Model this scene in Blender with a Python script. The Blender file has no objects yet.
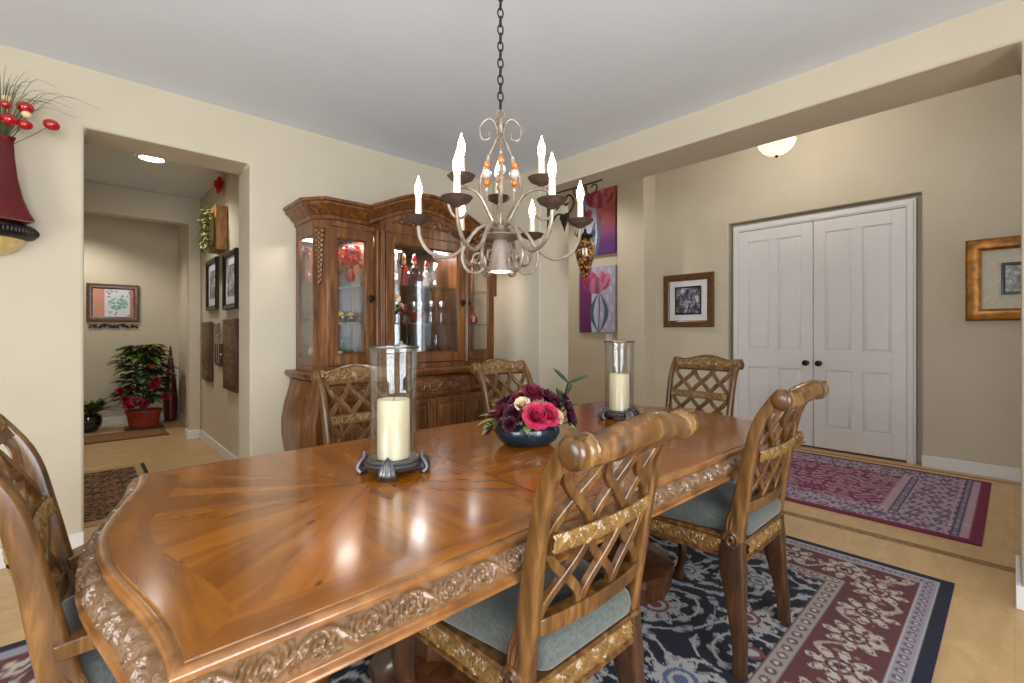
import bpy, math, random
import numpy as np
from mathutils import Vector, Matrix
R = random.Random(11)
PI = math.pi
scene = bpy.context.scene
COL = scene.collection

# ------------------------------------------------------------------ colour / material helpers
def S(r, g, b):
    f = lambda c: (c/255/12.92) if c/255 <= .04045 else ((c/255+.055)/1.055)**2.4
    return (f(r), f(g), f(b), 1)

def newmat(name):
    m = bpy.data.materials.new(name); m.use_nodes = True
    return m, m.node_tree.nodes, m.node_tree.links, m.node_tree.nodes['Principled BSDF']

def tex(nd, lk, scale=(1, 1, 1), src='Object'):
    tc = nd.new('ShaderNodeTexCoord'); mp = nd.new('ShaderNodeMapping')
    mp.inputs['Scale'].default_value = scale
    lk.new(tc.outputs[src], mp.inputs['Vector']); return mp.outputs['Vector']

def noise_tex(nd, lk, vec, scale, detail=4, rough=.55, dist=0):
    n = nd.new('ShaderNodeTexNoise'); n.inputs['Scale'].default_value = scale
    n.inputs['Detail'].default_value = detail; n.inputs['Roughness'].default_value = rough
    n.inputs['Distortion'].default_value = dist; lk.new(vec, n.inputs['Vector']); return n.outputs['Fac']

def ramp(nd, lk, fac, stops):
    r = nd.new('ShaderNodeValToRGB'); e = r.color_ramp.elements
    while len(e) < len(stops): e.new(.5)
    for k, (p, c) in enumerate(stops): e[k].position = p; e[k].color = c
    lk.new(fac, r.inputs['Fac']); return r.outputs['Color']

def mixc(nd, lk, a, b, fac, mode='MIX'):
    m = nd.new('ShaderNodeMix'); m.data_type = 'RGBA'; m.blend_type = mode
    for sock, v in ((m.inputs[0], fac), (m.inputs[6], a), (m.inputs[7], b)):
        if isinstance(v, (float, int, tuple)): sock.default_value = v
        else: lk.new(v, sock)
    return m.outputs[2]

def bump(nd, lk, bs, fac, strength=.2, dist=.002):
    b = nd.new('ShaderNodeBump'); b.inputs['Strength'].default_value = strength
    b.inputs['Distance'].default_value = dist
    lk.new(fac, b.inputs['Height']); lk.new(b.outputs['Normal'], bs.inputs['Normal'])

def plain(name, c, rough=.5, metal=0, var=.08, nscale=30, bmp=0, coat=0, emit=None, estr=0, sss=0):
    m, nd, lk, bs = newmat(name)
    f = noise_tex(nd, lk, tex(nd, lk), nscale, 3)
    d = tuple(max(0, x*(1-var)) for x in c[:3])+(1,); u = tuple(min(1, x*(1+var)) for x in c[:3])+(1,)
    lk.new(ramp(nd, lk, f, [(.3, d), (.7, u)]), bs.inputs['Base Color'])
    bs.inputs['Roughness'].default_value = rough; bs.inputs['Metallic'].default_value = metal
    bs.inputs['Coat Weight'].default_value = coat
    if bmp: bump(nd, lk, bs, f, bmp)
    if sss:
        bs.inputs['Subsurface Weight'].default_value = sss; bs.inputs['Subsurface Scale'].default_value = .02
    if emit:
        bs.inputs['Emission Color'].default_value = emit; bs.inputs['Emission Strength'].default_value = estr
    return m

def wood(name, c1, c2, c3, scale=(14, 14, 1.6), rough=.35, coat=.25, src='Object', nsc=2.2, knots=False, tone=False):
    m, nd, lk, bs = newmat(name)
    v = tex(nd, lk, scale, src)
    f = noise_tex(nd, lk, v, nsc, 6, .6, .35)
    col = ramp(nd, lk, f, [(.28, c1), (.5, c2), (.72, c3)])
    v2 = tex(nd, lk, (1, 1, 1), src)
    f2 = noise_tex(nd, lk, v2, 3.5, 3)
    col = mixc(nd, lk, col, ramp(nd, lk, f2, [(.3, (.72, .66, .6, 1)), (.65, (1.12, 1.1, 1.08, 1))]), .55, 'MULTIPLY')
    if knots:
        kv = tex(nd, lk, (1.1, 2.6, 1), src)
        vo = nd.new('ShaderNodeTexVoronoi'); vo.voronoi_dimensions = '2D'; vo.inputs['Scale'].default_value = 2.0; lk.new(kv, vo.inputs['Vector'])
        k = ramp(nd, lk, vo.outputs['Distance'], [(.0, (.9, .9, .9, 1)), (.022, (.6, .6, .6, 1)), (.045, (0, 0, 0, 1))])
        col = mixc(nd, lk, col, S(62, 30, 12), k)
    if tone:
        at = nd.new('ShaderNodeAttribute'); at.attribute_name = 'tone'
        col = mixc(nd, lk, col, at.outputs['Color'], 1.0, 'MULTIPLY')
    lk.new(col, bs.inputs['Base Color'])
    bs.inputs['Roughness'].default_value = rough; bs.inputs['Coat Weight'].default_value = coat
    bs.inputs['Coat Roughness'].default_value = .12
    bump(nd, lk, bs, f, .02 if knots else .12, .001)
    return m

def attr_mat(name, rough=.95, pile=600, bmp=.5, sheen=.03):
    m, nd, lk, bs = newmat(name)
    at = nd.new('ShaderNodeAttribute'); at.attribute_name = 'pattern'
    f = noise_tex(nd, lk, tex(nd, lk), pile, 2)
    lk.new(mixc(nd, lk, at.outputs['Color'], ramp(nd, lk, f, [(.3, (.7, .7, .7, 1)), (.7, (1.2, 1.2, 1.2, 1))]), .6, 'MULTIPLY'), bs.inputs['Base Color'])
    bs.inputs['Roughness'].default_value = rough; bs.inputs['Sheen Weight'].default_value = sheen
    if bmp: bump(nd, lk, bs, f, bmp, .003)
    return m

def thin_glass(name, tint=(1, 1, 1, 1), refl=.12, rough=.02):
    m = bpy.data.materials.new(name); m.use_nodes = True
    nd, lk = m.node_tree.nodes, m.node_tree.links
    nd.remove(nd['Principled BSDF']); out = nd['Material Output']
    t = nd.new('ShaderNodeBsdfTransparent'); t.inputs['Color'].default_value = tint
    g = nd.new('ShaderNodeBsdfGlossy'); g.inputs['Roughness'].default_value = rough
    lw = nd.new('ShaderNodeLayerWeight'); lw.inputs['Blend'].default_value = .35
    mm = nd.new('ShaderNodeMath'); mm.operation = 'MULTIPLY_ADD'
    mm.inputs[1].default_value = .3; mm.inputs[2].default_value = refl*.4
    lk.new(lw.outputs['Facing'], mm.inputs[0])
    mx = nd.new('ShaderNodeMixShader')
    lk.new(mm.outputs[0], mx.inputs[0]); lk.new(t.outputs[0], mx.inputs[1]); lk.new(g.outputs[0], mx.inputs[2])
    lk.new(mx.outputs[0], out.inputs['Surface'])
    return m

# ------------------------------------------------------------------ mesh builder
class MB:
    def __init__(s): s.v = []; s.f = []; s.mi = []
    def add(s, vs, fs, M=None, mi=0):
        b = len(s.v)
        s.v.extend([tuple(M @ Vector(p)) for p in vs] if M else [tuple(p) for p in vs])
        s.f.extend([tuple(b+i for i in f) for f in fs]); s.mi.extend([mi]*len(fs)); return s
    def box(s, x0, x1, y0, y1, z0, z1, M=None, mi=0):
        v = [(x0, y0, z0), (x1, y0, z0), (x1, y1, z0), (x0, y1, z0), (x0, y0, z1), (x1, y0, z1), (x1, y1, z1), (x0, y1, z1)]
        return s.add(v, [(0, 3, 2, 1), (4, 5, 6, 7), (0, 1, 5, 4), (1, 2, 6, 5), (2, 3, 7, 6), (3, 0, 4, 7)], M, mi)
    def loft(s, rings, caps=True, closed=False, M=None, mi=0):
        n = len(rings[0]); vs = [p for r in rings for p in r]; fs = []
        m = len(rings)
        for i in range(m if closed else m-1):
            a, b = i*n, ((i+1) % m)*n
            for j in range(n): fs.append((a+j, a+(j+1) % n, b+(j+1) % n, b+j))
        if caps and not closed:
            fs.append(tuple(reversed(range(n)))); fs.append(tuple((m-1)*n+j for j in range(n)))
        return s.add(vs, fs, M, mi)
    def sheet(s, grid, M=None, mi=0):
        n = len(grid[0]); vs = [p for r in grid for p in r]
        fs = [(i*n+j, i*n+j+1, (i+1)*n+j+1, (i+1)*n+j) for i in range(len(grid)-1) for j in range(n-1)]
        return s.add(vs, fs, M, mi)
    def lathe(s, prof, n=24, M=None, mi=0, caps=True, a0=0, a1=2*PI, sq=None):
        full = abs(a1-a0-2*PI) < 1e-6
        rings = []
        for r, z in prof:
            ring = []
            for k in range(n if full else n+1):
                a = a0+(a1-a0)*k/n
                q = sq(a) if sq else 1
                ring.append((r*q*math.cos(a), r*q*math.sin(a), z))
            rings.append(ring)
        return s.loft(rings, caps, False, M, mi)
    def tube(s, pts, r, n=8, closed=False, M=None, mi=0, flat=None, up=None):
        """round (or flat=(w,t) rectangular) section swept along pts"""
        P = [Vector(p) for p in pts]; m = len(P)
        rr = r if isinstance(r, (list, tuple)) else [r]*m
        T = []
        for i in range(m):
            a = P[(i-1) % m] if (closed or i > 0) else P[i]
            b = P[(i+1) % m] if (closed or i < m-1) else P[i]
            t = b-a; T.append(t.normalized() if t.length > 1e-9 else Vector((0, 0, 1)))
        nrm = Vector(up) if up else (Vector((0, 0, 1)) if abs(T[0].z) < .9 else Vector((1, 0, 0)))
        rings = []
        for i in range(m):
            if up: nrm = Vector(up)
            nrm = (nrm-T[i]*nrm.dot(T[i])).normalized(); bi = T[i].cross(nrm)
            if flat:
                w, t = flat[0]*rr[i], flat[1]*rr[i]
                ring = [P[i]+bi*(x*w/2)+nrm*(y*t/2) for x, y in ((-1, -1), (1, -1), (1, 1), (-1, 1))]
            else:
                ring = [P[i]+(nrm*math.cos(2*PI*k/n)+bi*math.sin(2*PI*k/n))*rr[i] for k in range(n)]
            rings.append([tuple(q) for q in ring])
        return s.loft(rings, True, closed, M, mi)
    def ball(s, c, r, nu=12, nv=8, M=None, mi=0):
        r = r if isinstance(r, (tuple, list)) else (r, r, r)
        rings = []
        for j in range(nv+1):
            ph = -PI/2+PI*j/nv; cc = max(math.cos(ph), .02)
            rings.append([(c[0]+r[0]*cc*math.cos(2*PI*k/nu), c[1]+r[1]*cc*math.sin(2*PI*k/nu), c[2]+r[2]*math.sin(ph)) for k in range(nu)])
        return s.loft(rings, True, False, M, mi)
    def prism(s, poly, z0, z1, M=None, mi=0):
        return s.loft([[(x, y, z0) for x, y in poly], [(x, y, z1) for x, y in poly]], True, False, M, mi)
    def leaf(s, base, d, L, W, droop=.3, fold=.25, n=5, up=(0, 0, 1), mi=0):
        d = Vector(d).normalized(); u = Vector(up); side = d.cross(u)
        if side.length < 1e-3: side = Vector((1, 0, 0))
        side.normalize(); nn = side.cross(d)
        g = []; p = Vector(base)
        for i in range(n+1):
            t = i/n; w = W*math.sin(PI*min(1, .08+t*.92))**.8*.5
            q = p+d*(L*t)+Vector((0, 0, -droop*L*t*t))
            g.append([tuple(q-side*w+nn*w*fold), tuple(q), tuple(q+side*w+nn*w*fold)])
        return s.sheet(g, None, mi)
    def bloom(s, c, r, n=9, layers=3, ax=(0, 0, 1), mi=0, rnd=R):
        ax = Vector(ax).normalized(); q = ax.to_track_quat('Z', 'Y').to_matrix().to_4x4()
        M = Matrix.Translation(c) @ q
        for l in range(layers):
            el = .12+1.14/layers*l; rr = r*(1-.72/layers*l); k = max(4, n-2*l)
            for j in range(k):
                a = 2*PI*(j+.5*l)/k+rnd.uniform(-.15, .15); g = []
                for i in range(5):
                    t = i/4; e = el+.5*t*(1 if l else .3); w = rr*.42*math.sin(PI*(.12+.8*t))*1.15
                    rad = rr*t*math.cos(e); z = rr*t*math.sin(e)*1.05+rnd.uniform(-.03, .03)*r
                    row = []
                    for x in (-1, 0, 1):
                        px, py = rad, x*w
                        row.append((px*math.cos(a)-py*math.sin(a), px*math.sin(a)+py*math.cos(a), z+abs(x)*w*.35))
                    g.append(row)
                s.sheet(g, M, mi)
        return s
    def relief(s, P, N, H, amp, mi=0):
        """P: (nu,nv,3) grid, N: (nu,nv,3) normals, H: (nu,nv) heights"""
        Q = P+N*(H*amp)[..., None]; nu, nv = H.shape
        vs = [tuple(map(float, q)) for q in Q.reshape(-1, 3)]
        fs = [(i*nv+j, (i+1)*nv+j, (i+1)*nv+j+1, i*nv+j+1) for i in range(nu-1) for j in range(nv-1)]
        return s.add(vs, fs, None, mi)
    def mesh(s, name, mats, angle=35):
        me = bpy.data.meshes.new(name); me.from_pydata(s.v, [], s.f); me.update()
        for m in (mats if isinstance(mats, (list, tuple)) else [mats]): me.materials.append(m)
        me.polygons.foreach_set('material_index', s.mi)
        me.polygons.foreach_set('use_smooth', [True]*len(me.polygons))
        me.set_sharp_from_angle(angle=math.radians(angle)); return me
    def build(s, name, mats, parent=None, loc=None, bev=0, angle=35, label=None, rotz=0):
        o = bpy.data.objects.new(name, s.mesh(name, mats, angle)); COL.objects.link(o)
        if parent: o.parent = parent
        if loc: o.location = loc
        if rotz: o.rotation_euler = (0, 0, rotz)
        if bev:
            b = o.modifiers.new('bevel', 'BEVEL'); b.width = bev; b.segments = 2; b.limit_method = 'ANGLE'; b.angle_limit = math.radians(50)
        if label: o['label'] = label
        return o

def tag(o, label, cat, group=None, kind=None):
    o['label'] = label; o['category'] = cat
    if group: o['group'] = group
    if kind: o['kind'] = kind
    return o
def thing(name, label, cat, loc=(0, 0, 0), rotz=0, group=None):
    o = bpy.data.objects.new(name, None); COL.objects.link(o); o.empty_display_size = .1
    o.location = loc; o.rotation_euler = (0, 0, rotz); return tag(o, label, cat, group)
def struct(o): o['kind'] = 'structure'; return o
def copy_tree(o, parent=None):
    c = o.copy(); COL.objects.link(c)
    if parent: c.parent = parent
    for ch in list(o.children): copy_tree(ch, c)
    return c
def bez(p, n=16):
    """Catmull-Rom through points"""
    P = [np.array(q, float) for q in p]; P = [2*P[0]-P[1]]+P+[2*P[-1]-P[-2]]; out = []
    for i in range(1, len(P)-2):
        for k in range(n):
            t = k/n
            out.append(.5*((2*P[i])+(-P[i-1]+P[i+1])*t+(2*P[i-1]-5*P[i]+4*P[i+1]-P[i+2])*t*t+(-P[i-1]+3*P[i]-3*P[i+1]+P[i+2])*t**3))
    out.append(P[-2]); return [tuple(q) for q in out]
def interp(x, xs, ys): return float(np.interp(x, xs, ys))
def smooth_interp(x, xs, ys):
    # cubic hermite through knots
    xs = list(xs); ys = list(ys)
    if x <= xs[0]: return ys[0]
    if x >= xs[-1]: return ys[-1]
    i = max(k for k in range(len(xs)) if xs[k] <= x); i = min(i, len(xs)-2)
    def slope(k):
        if k == 0: return (ys[1]-ys[0])/(xs[1]-xs[0])
        if k == len(xs)-1: return (ys[-1]-ys[-2])/(xs[-1]-xs[-2])
        return (ys[k+1]-ys[k-1])/(xs[k+1]-xs[k-1])
    h = xs[i+1]-xs[i]; t = (x-xs[i])/h
    return ((2*t**3-3*t*t+1)*ys[i]+(t**3-2*t*t+t)*h*slope(i)+(-2*t**3+3*t*t)*ys[i+1]+(t**3-t*t)*h*slope(i+1))

def _seg(px, py, pts, r0, r1):
    best = np.zeros_like(px); n = len(pts)-1
    for k in range(n):
        (ax, ay), (bx, by) = pts[k], pts[k+1]; dx, dy = bx-ax, by-ay
        q = np.clip(((px-ax)*dx+(py-ay)*dy)/(dx*dx+dy*dy+1e-12), 0, 1)
        d = np.hypot(px-ax-q*dx, py-ay-q*dy); r = r0+(r1-r0)*(k+q)/n
        best = np.maximum(best, np.exp(-(d/r)**2*1.3)*(.55+.45*r/max(r0, r1)))
    return best
def scroll_h(u, v, L, W):
    """acanthus scroll height field; u along (m), v 0..1 across, L period, W band width"""
    k = np.floor(u/(L/2)); a = (u/(L/2)-k-.5)*(L/2)/W; sg = np.where(k % 2 == 0, 1., -1.)
    b = (v-.5)*sg; A = (L/2)/W/2
    X = lambda pts: [(x*A, y) for x, y in pts]
    h = _seg(a, b, X([(-1.05, .02), (-.75, -.2), (-.4, -.36), (0, -.4), (.4, -.34), (.75, -.18), (1.05, .02)]), .075, .085)
    sp = [(-.02*A+(.31-.25*i/22)*math.sin(.48*i), .03-(.37-.29*i/22)*math.cos(.48*i)) for i in range(23)]
    h = np.maximum(h, _seg(a, b, sp, .075, .05))
    h = np.maximum(h, 1.0*np.exp(-(np.hypot(a+.02*A, b-.03)/.085)**2))
    for p in ([(.42, -.3), (.5, -.05), (.42, .22), (.3, .4)], [(.6, -.24), (.74, .0), (.7, .26), (.58, .43)], [(.8, -.12), (.94, .1), (.93, .3), (.84, .43)],
              [(-.42, -.33), (-.56, -.08), (-.5, .2), (-.36, .42)], [(-.66, -.25), (-.8, .02), (-.76, .28), (-.62, .43)], [(-.9, -.08), (-1.0, .14), (-.96, .32), (-.88, .43)]):
        h = np.maximum(h, .92*_seg(a, b, X(p), .085, .045))
    return h*np.clip(np.minimum(v, 1-v)/.07, 0, 1)

# ------------------------------------------------------------------ materials
WALL = plain('wall_paint', S(205, 194, 172), .85, var=.03, nscale=2.5, bmp=0)
CEIL = plain('ceiling_paint', S(228, 236, 246), .9, var=.02, nscale=2)
WHITE = plain('white_trim', S(232, 231, 230), .4, var=.02)
DOORW = plain('white_door', S(230, 228, 228), .35, var=.02, nscale=4)
IRON = plain('dark_iron', S(48, 42, 38), .5, .6, var=.25, nscale=60)
BLACK = plain('black_lacquer', S(22, 20, 19), .35, var=.2)
BRONZE = plain('bronze_knob', S(34, 28, 24), .35, .7)
LEGW = wood('chair_leg_wood', S(38, 20, 9), S(62, 36, 16), S(92, 58, 28), (16, 16, 2.2), .36, .3)
CHW = wood('chair_wood', S(50, 30, 12), S(94, 61, 26), S(138, 99, 52), (16, 16, 2.2), .33, .35)
CHD = plain('chair_carving', S(126, 94, 50), .32, var=.25, nscale=20, coat=.3)
DARKW = wood('dark_walnut', S(46, 24, 12), S(74, 42, 20), S(104, 62, 30), (16, 16, 2.2), .4, .25)
CABW = wood('cabinet_wood', S(62, 34, 14), S(108, 64, 27), S(150, 98, 46), (16, 16, 1.5), .35, .3)
CABC = wood('cabinet_carving', S(56, 32, 14), S(100, 62, 28), S(150, 104, 56), (40, 40, 40), .4, .25)
TOPW = wood('table_veneer', S(112, 60, 8), S(146, 84, 14), S(174, 108, 26), (1.3, 9, 1), .2, .4, 'UV', 1.6, True, True)
EDGEW = wood('table_moulding', S(96, 58, 24), S(134, 86, 40), S(166, 116, 66), (6, 6, 6), .28, .5)
FRIEZE = plain('table_carving', S(114, 84, 56), .3, var=.14, nscale=14, coat=.3)
GROOVE = plain('dark_inlay', S(58, 28, 10), .4)
MIRROR = plain('mirror_back', S(140, 146, 152), .06, 1, var=0)
GLASS = thin_glass('clear_glass')
SHELFG = thin_glass('shelf_glass', (.86, .92, .9, 1), .3)
HGLASS = thin_glass('hurricane_glass', (.95, .96, .96, 1), .14)
WAX = plain('ivory_wax', S(240, 226, 188), .5, var=.03, nscale=8, sss=.25)
PEWTER = plain('pewter', S(104, 102, 104), .4, .85, var=.25, nscale=40)
CHAND = plain('chandelier_metal', S(150, 136, 122), .4, .55, var=.25, nscale=50)
CUPM = plain('drip_cup_metal', S(92, 76, 66), .45, .5, var=.25, nscale=50)
SLEEVE = plain('candle_sleeve', S(236, 230, 218), .5, var=.02)
BULB = plain('lit_bulb', S(255, 240, 215), .3, var=0, emit=S(255, 226, 184), estr=15)
LITGL = plain('lit_glass', S(255, 244, 220), .3, var=0, emit=S(255, 234, 205), estr=14)
AMBER = plain('amber_bead', S(204, 112, 30), .1, var=.2, coat=1)
CRYST = plain('crystal_bead', S(206, 198, 192), .05, var=.02, coat=1)

# seat upholstery
def fabric():
    m, nd, lk, bs = newmat('seat_fabric')
    v = tex(nd, lk, (30, 400, 30)); f = noise_tex(nd, lk, v, 2, 4)
    v2 = tex(nd, lk, (400, 30, 30)); f2 = noise_tex(nd, lk, v2, 2, 4)
    c = ramp(nd, lk, f, [(.3, S(40, 44, 43)), (.7, S(100, 104, 95))])
    c2 = ramp(nd, lk, f2, [(.3, S(42, 49, 51)), (.7, S(100, 108, 104))])
    lk.new(mixc(nd, lk, c, c2, .5), bs.inputs['Base Color']); bs.inputs['Roughness'].default_value = .8
    bs.inputs['Sheen Weight'].default_value = .3; bump(nd, lk, bs, f, .3, .002); return m
FABRIC = fabric()
# ------------------------------------------------------------------ ROOM SHELL
H = 2.74
def floor_mat():
    m, nd, lk, bs = newmat('travertine_tile')
    br = nd.new('ShaderNodeTexBrick'); v = tex(nd, lk, (1, 1, 1))
    lk.new(v, br.inputs['Vector']); br.offset = 0
    br.inputs['Scale'].default_value = 1; br.inputs['Brick Width'].default_value = .5; br.inputs['Row Height'].default_value = .5
    br.inputs['Mortar Size'].default_value = .004; br.inputs['Color1'].default_value = S(206, 172, 124); br.inputs['Color2'].default_value = S(202, 167, 119)
    br.inputs['Mortar'].default_value = S(198, 163, 115)
    f = noise_tex(nd, lk, tex(nd, lk, (1, 2.5, 1)), 5, 6, .6, .4)
    lk.new(mixc(nd, lk, br.outputs['Color'], ramp(nd, lk, f, [(.3, (.82, .78, .72, 1)), (.7, (1.12, 1.12, 1.12, 1))]), .8, 'MULTIPLY'), bs.inputs['Base Color'])
    bs.inputs['Roughness'].default_value = .38; return m
struct(MB().box(-2.3, 7, -2, 9, -.1, 0).build('floor', floor_mat()))
struct(MB().box(-2.3, 3.49, -2, 3.92, H, H+.1).build('ceiling', CEIL))
struct(MB().box(3.3, 6.5, -2, 5.6, 3.6, 3.7).build('ceiling_foyer', CEIL))
struct(MB().box(-2.3, 3.49, 3.92, 9, 2.8, 2.9).build('ceiling_hall', CEIL))
# cabinet wall with passage opening
OX0, OX1, OZ = .015, .862, 2.402
def wall_poly(pts_outer, y0, y1):
    mb = MB(); n = len(pts_outer)
    mb.loft([[(x, y0, z) for x, z in pts_outer], [(x, y1, z) for x, z in pts_outer]]); return mb
wb = wall_poly([(-2.3, 0), (OX0, 0), (OX0, OZ), (OX1, OZ), (OX1, 0), (3.08, 0), (3.08, H+.1), (-2.3, H+.1)], 3.6, 3.92)
struct(wb.build('wall_back', WALL, bev=.014))
pw = wall_poly([(-1.9, 0), (-.02, 0), (-.02, 2.537), (2.95, 2.537), (2.95, 0), (3.92, 0), (3.92, 3.65), (-1.9, 3.65)], -.41, 0)
pwo = struct(pw.build('wall_portal', WALL, bev=.014)); pwo.rotation_euler = (0, 0, PI/2); pwo.location = (3.08, 0, 0)
# hallway beyond the passage
struct(MB().box(1.04, 1.14, 3.92, 9, 0, 2.8).build('wall_hall', WALL))
struct(MB().box(-1.2, -1.08, 3.92, 9, 0, 2.8).build('wall_hall_far', WALL))
struct(wall_poly([(-1.08, 0), (-.6, 0), (-.6, 2.49), (.92, 2.49), (.92, 0), (1.04, 0), (1.04, 2.8), (-1.08, 2.8)], 6.49, 6.66).build('wall_hall_arch', WALL, bev=.012))
struct(MB().box(-1.2, 1.14, 8.2, 8.3, 0, 2.8).build('wall_hall_end', WALL))
# foyer
wr = wall_poly([(-2, 0), (.585, 0), (.585, 2.54), (2.345, 2.54), (2.345, 0), (3.4, 0), (3.4, 3.65), (-2, 3.65)], -.14, 0)
wro = struct(wr.build('wall_right', WALL, bev=.012)); wro.rotation_euler = (0, 0, PI/2); wro.location = (5.71, 0, 0)
struct(MB().box(5.85, 5.9, .5, 2.45, 0, 2.6).build('wall_closet', WALL))
struct(MB().box(5.43, 5.85, 3.31, 3.73, 0, 3.65).build('wall_column', WALL, bev=.012))
struct(MB().box(5.72, 5.85, 3.6, 5.5, 0, 3.65).build('wall_art', WALL))
struct(MB().box(3.49, 5.9, 5.4, 5.55, 0, 3.65).build('wall_foyer_end', WALL))
struct(MB().box(3.36, 3.49, 3.92, 5.5, 0, 3.65).build('wall_foyer_side', WALL))
# walls behind the camera, with window openings
def wall_win(name, x0, x1, y, holes, t=.15, rot=False):
    mb = MB(); xs = sorted(holes); cur = x0
    for a, b, z0, z1 in xs:
        mb.box(cur, a, y-t, y, 0, 3.65); mb.box(a, b, y-t, y, 0, z0); mb.box(a, b, y-t, y, z1, 3.65); cur = b
    mb.box(cur, x1, y-t, y, 0, 3.65)
    return struct(mb.build(name, WALL))
wall_win('wall_front', -2.3, 3.3, -1.7, [(-1.3, 1.2, .55, 2.35)])
wall_win('wall_entry', 3.3, 6, -1.7, [(4.78, 5.04, .3, 2.3), (5.15, 5.7, 2.7, 3.4)])
wl = wall_win('wall_left', -1.7, 3.6, 0, [(-.6, 1.6, .7, 2.3)])
wl.rotation_euler = (0, 0, PI/2); wl.location = (-2.3, 0, 0)
def window(name, w, h, loc, rotz):
    mb = MB()
    for x in ((-w/2, -w/6, w/6, w/2-.05) if w > 1 else (-w/2, w/2-.05)): mb.box(x, x+.05, -.06, 0, 0, h)
    mb.box(-w/2, w/2, -.06, 0, 0, .05); mb.box(-w/2, w/2, -.06, 0, h-.05, h)
    o = struct(mb.build(name, WHITE, loc=loc, rotz=rotz, bev=.004)); g = MB().box(-w/2+.04, w/2-.04, -.035, -.03, .04, h-.04).build('window_pane', GLASS, o)
window('window_1', 2.5, 1.8, (-.05, -1.75, .55), 0)
window('window_2', .26, 2.0, (4.91, -1.75, .3), 0)
window('window_4', .55, .7, (5.425, -1.75, 2.7), 0)
window('window_3', 2.2, 1.6, (-2.38, .5, .7), PI/2)
# baseboards
def base(name, segs):
    mb = MB()
    for x0, x1, y0, y1 in segs: mb.box(x0, x1, y0, y1, 0, .105)
    return struct(mb.build(name, WHITE, bev=.004))
base('baseboard_back', [(-2.3, OX0, 3.585, 3.6), (OX1, 3.08, 3.585, 3.6)])
base('baseboard_right', [(5.695, 5.71, -1.7, .585), (5.695, 5.71, 2.345, 3.31)])
base('baseboard_wing', [(3.065, 3.08, 2.935, 3.585), (3.08, 3.49, 2.935, 2.95)])
base('baseboard_pillar', [(3.062, 3.08, -1.7, -.002), (3.08, 3.49, -.02, -.002)])
base('baseboard_column', [(5.415, 5.43, 3.295, 3.73), (5.43, 5.695, 3.295, 3.31)])
base('baseboard_hall', [(1.025, 1.04, 3.92, 6.49), (.905, 1.025, 6.475, 6.49), (.905, .92, 6.49, 6.66)])
base('baseboard_hall_end', [(-1.08, 1.04, 8.185, 8.2), (1.025, 1.04, 6.66, 8.185)])
# mosaic strips set into the floor
def mosaic():
    m, nd, lk, bs = newmat('mosaic_strip')
    f = noise_tex(nd, lk, tex(nd, lk, (30, 7, 1)), 3, 5)
    lk.new(ramp(nd, lk, f, [(.3, S(92, 66, 36)), (.5, S(140, 104, 60)), (.7, S(186, 152, 104))]), bs.inputs['Base Color']); bs.inputs['Roughness'].default_value = .5; return m
MOS = mosaic()
struct(MB().box(3.51, 3.575, -1.7, 5.4, 0, .002).build('trim_1', MOS))
struct(MB().box(5.56, 5.61, -1.7, 5.4, 0, .002).build('trim_2', MOS))

# double doors
def six_panel(w, h, t, knob_side):
    mb = MB(); st = .105
    # stiles and rails
    rails = [(0, .2), (.2+.62, .2+.62+.13), (h-.12, h)]
    mb.box(0, st, -t, 0, 0, h); mb.box(w-st, w, -t, 0, 0, h); mb.box(w/2-.045, w/2+.045, -t, 0, .22, .82); mb.box(w/2-.045, w/2+.045, -t, 0, 1.02, h-.13)
    for a, b in ((0, .22), (.82, 1.02), (h-.13, h)): mb.box(st, w-st, -t, 0, a, b)
    for a, b in ((.22, .82), (1.02, h-.13)):
        for x0, x1 in ((st, w/2-.045), (w/2+.045, w-st)):
            mb.box(x0, x1, -t+.014, -.01, a, b)
            i = .03
            q = lambda d, y: [(x0+d, y, a+d), (x1-d, y, a+d), (x1-d, y, b-d), (x0+d, y, b-d)]
            mb.loft([q(.012, -t+.014), q(.03, -t+.006), q(.034, -t+.006)], True)
    return mb
door = thing('double_door', 'white six panel double doors in a recessed beige opening', 'door', (5.80, 1.465, 0), -PI/2)
door.name = 'door_1'; door['kind'] = 'structure'
dw, dh = .765, 2.43
for s in (-1, 1):
    x0 = -dw if s < 0 else 0
    mb = six_panel(dw-.003, dh-.03, .04, s)
    o = mb.build('door_leaf', DOORW, door, (x0+(.0 if s < 0 else .003), -.02, .02), bev=.003)
    kx = (dw-.06) if s < 0 else .055
    k = MB().lathe([(.026, 0), (.027, .006), (.012, .012), (.011, .03), (.024, .038), (.031, .052), (.028, .066), (.012, .073)], 20, Matrix.Translation((kx, -.04, .89)) @ Matrix.Rotation(PI/2, 4, 'X'))
    k.build('door_knob', BRONZE, o)
U_ = lambda a, b, ht: [(-b, 0), (-a, 0), (-a, ht-b+a), (a, ht-b+a), (a, 0), (b, 0), (b, ht), (-b, ht)]
mb = wall_poly(U_(dw, dw+.07, dh+.07), -.05, 0); mb.loft([[(x, -.062, q) for x, q in U_(dw+.014, dw+.05, dh+.05)], [(x, -.05, q) for x, q in U_(dw+.012, dw+.052, dh+.052)]])
mb.build('door_casing', WHITE, door, bev=.003)

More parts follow.
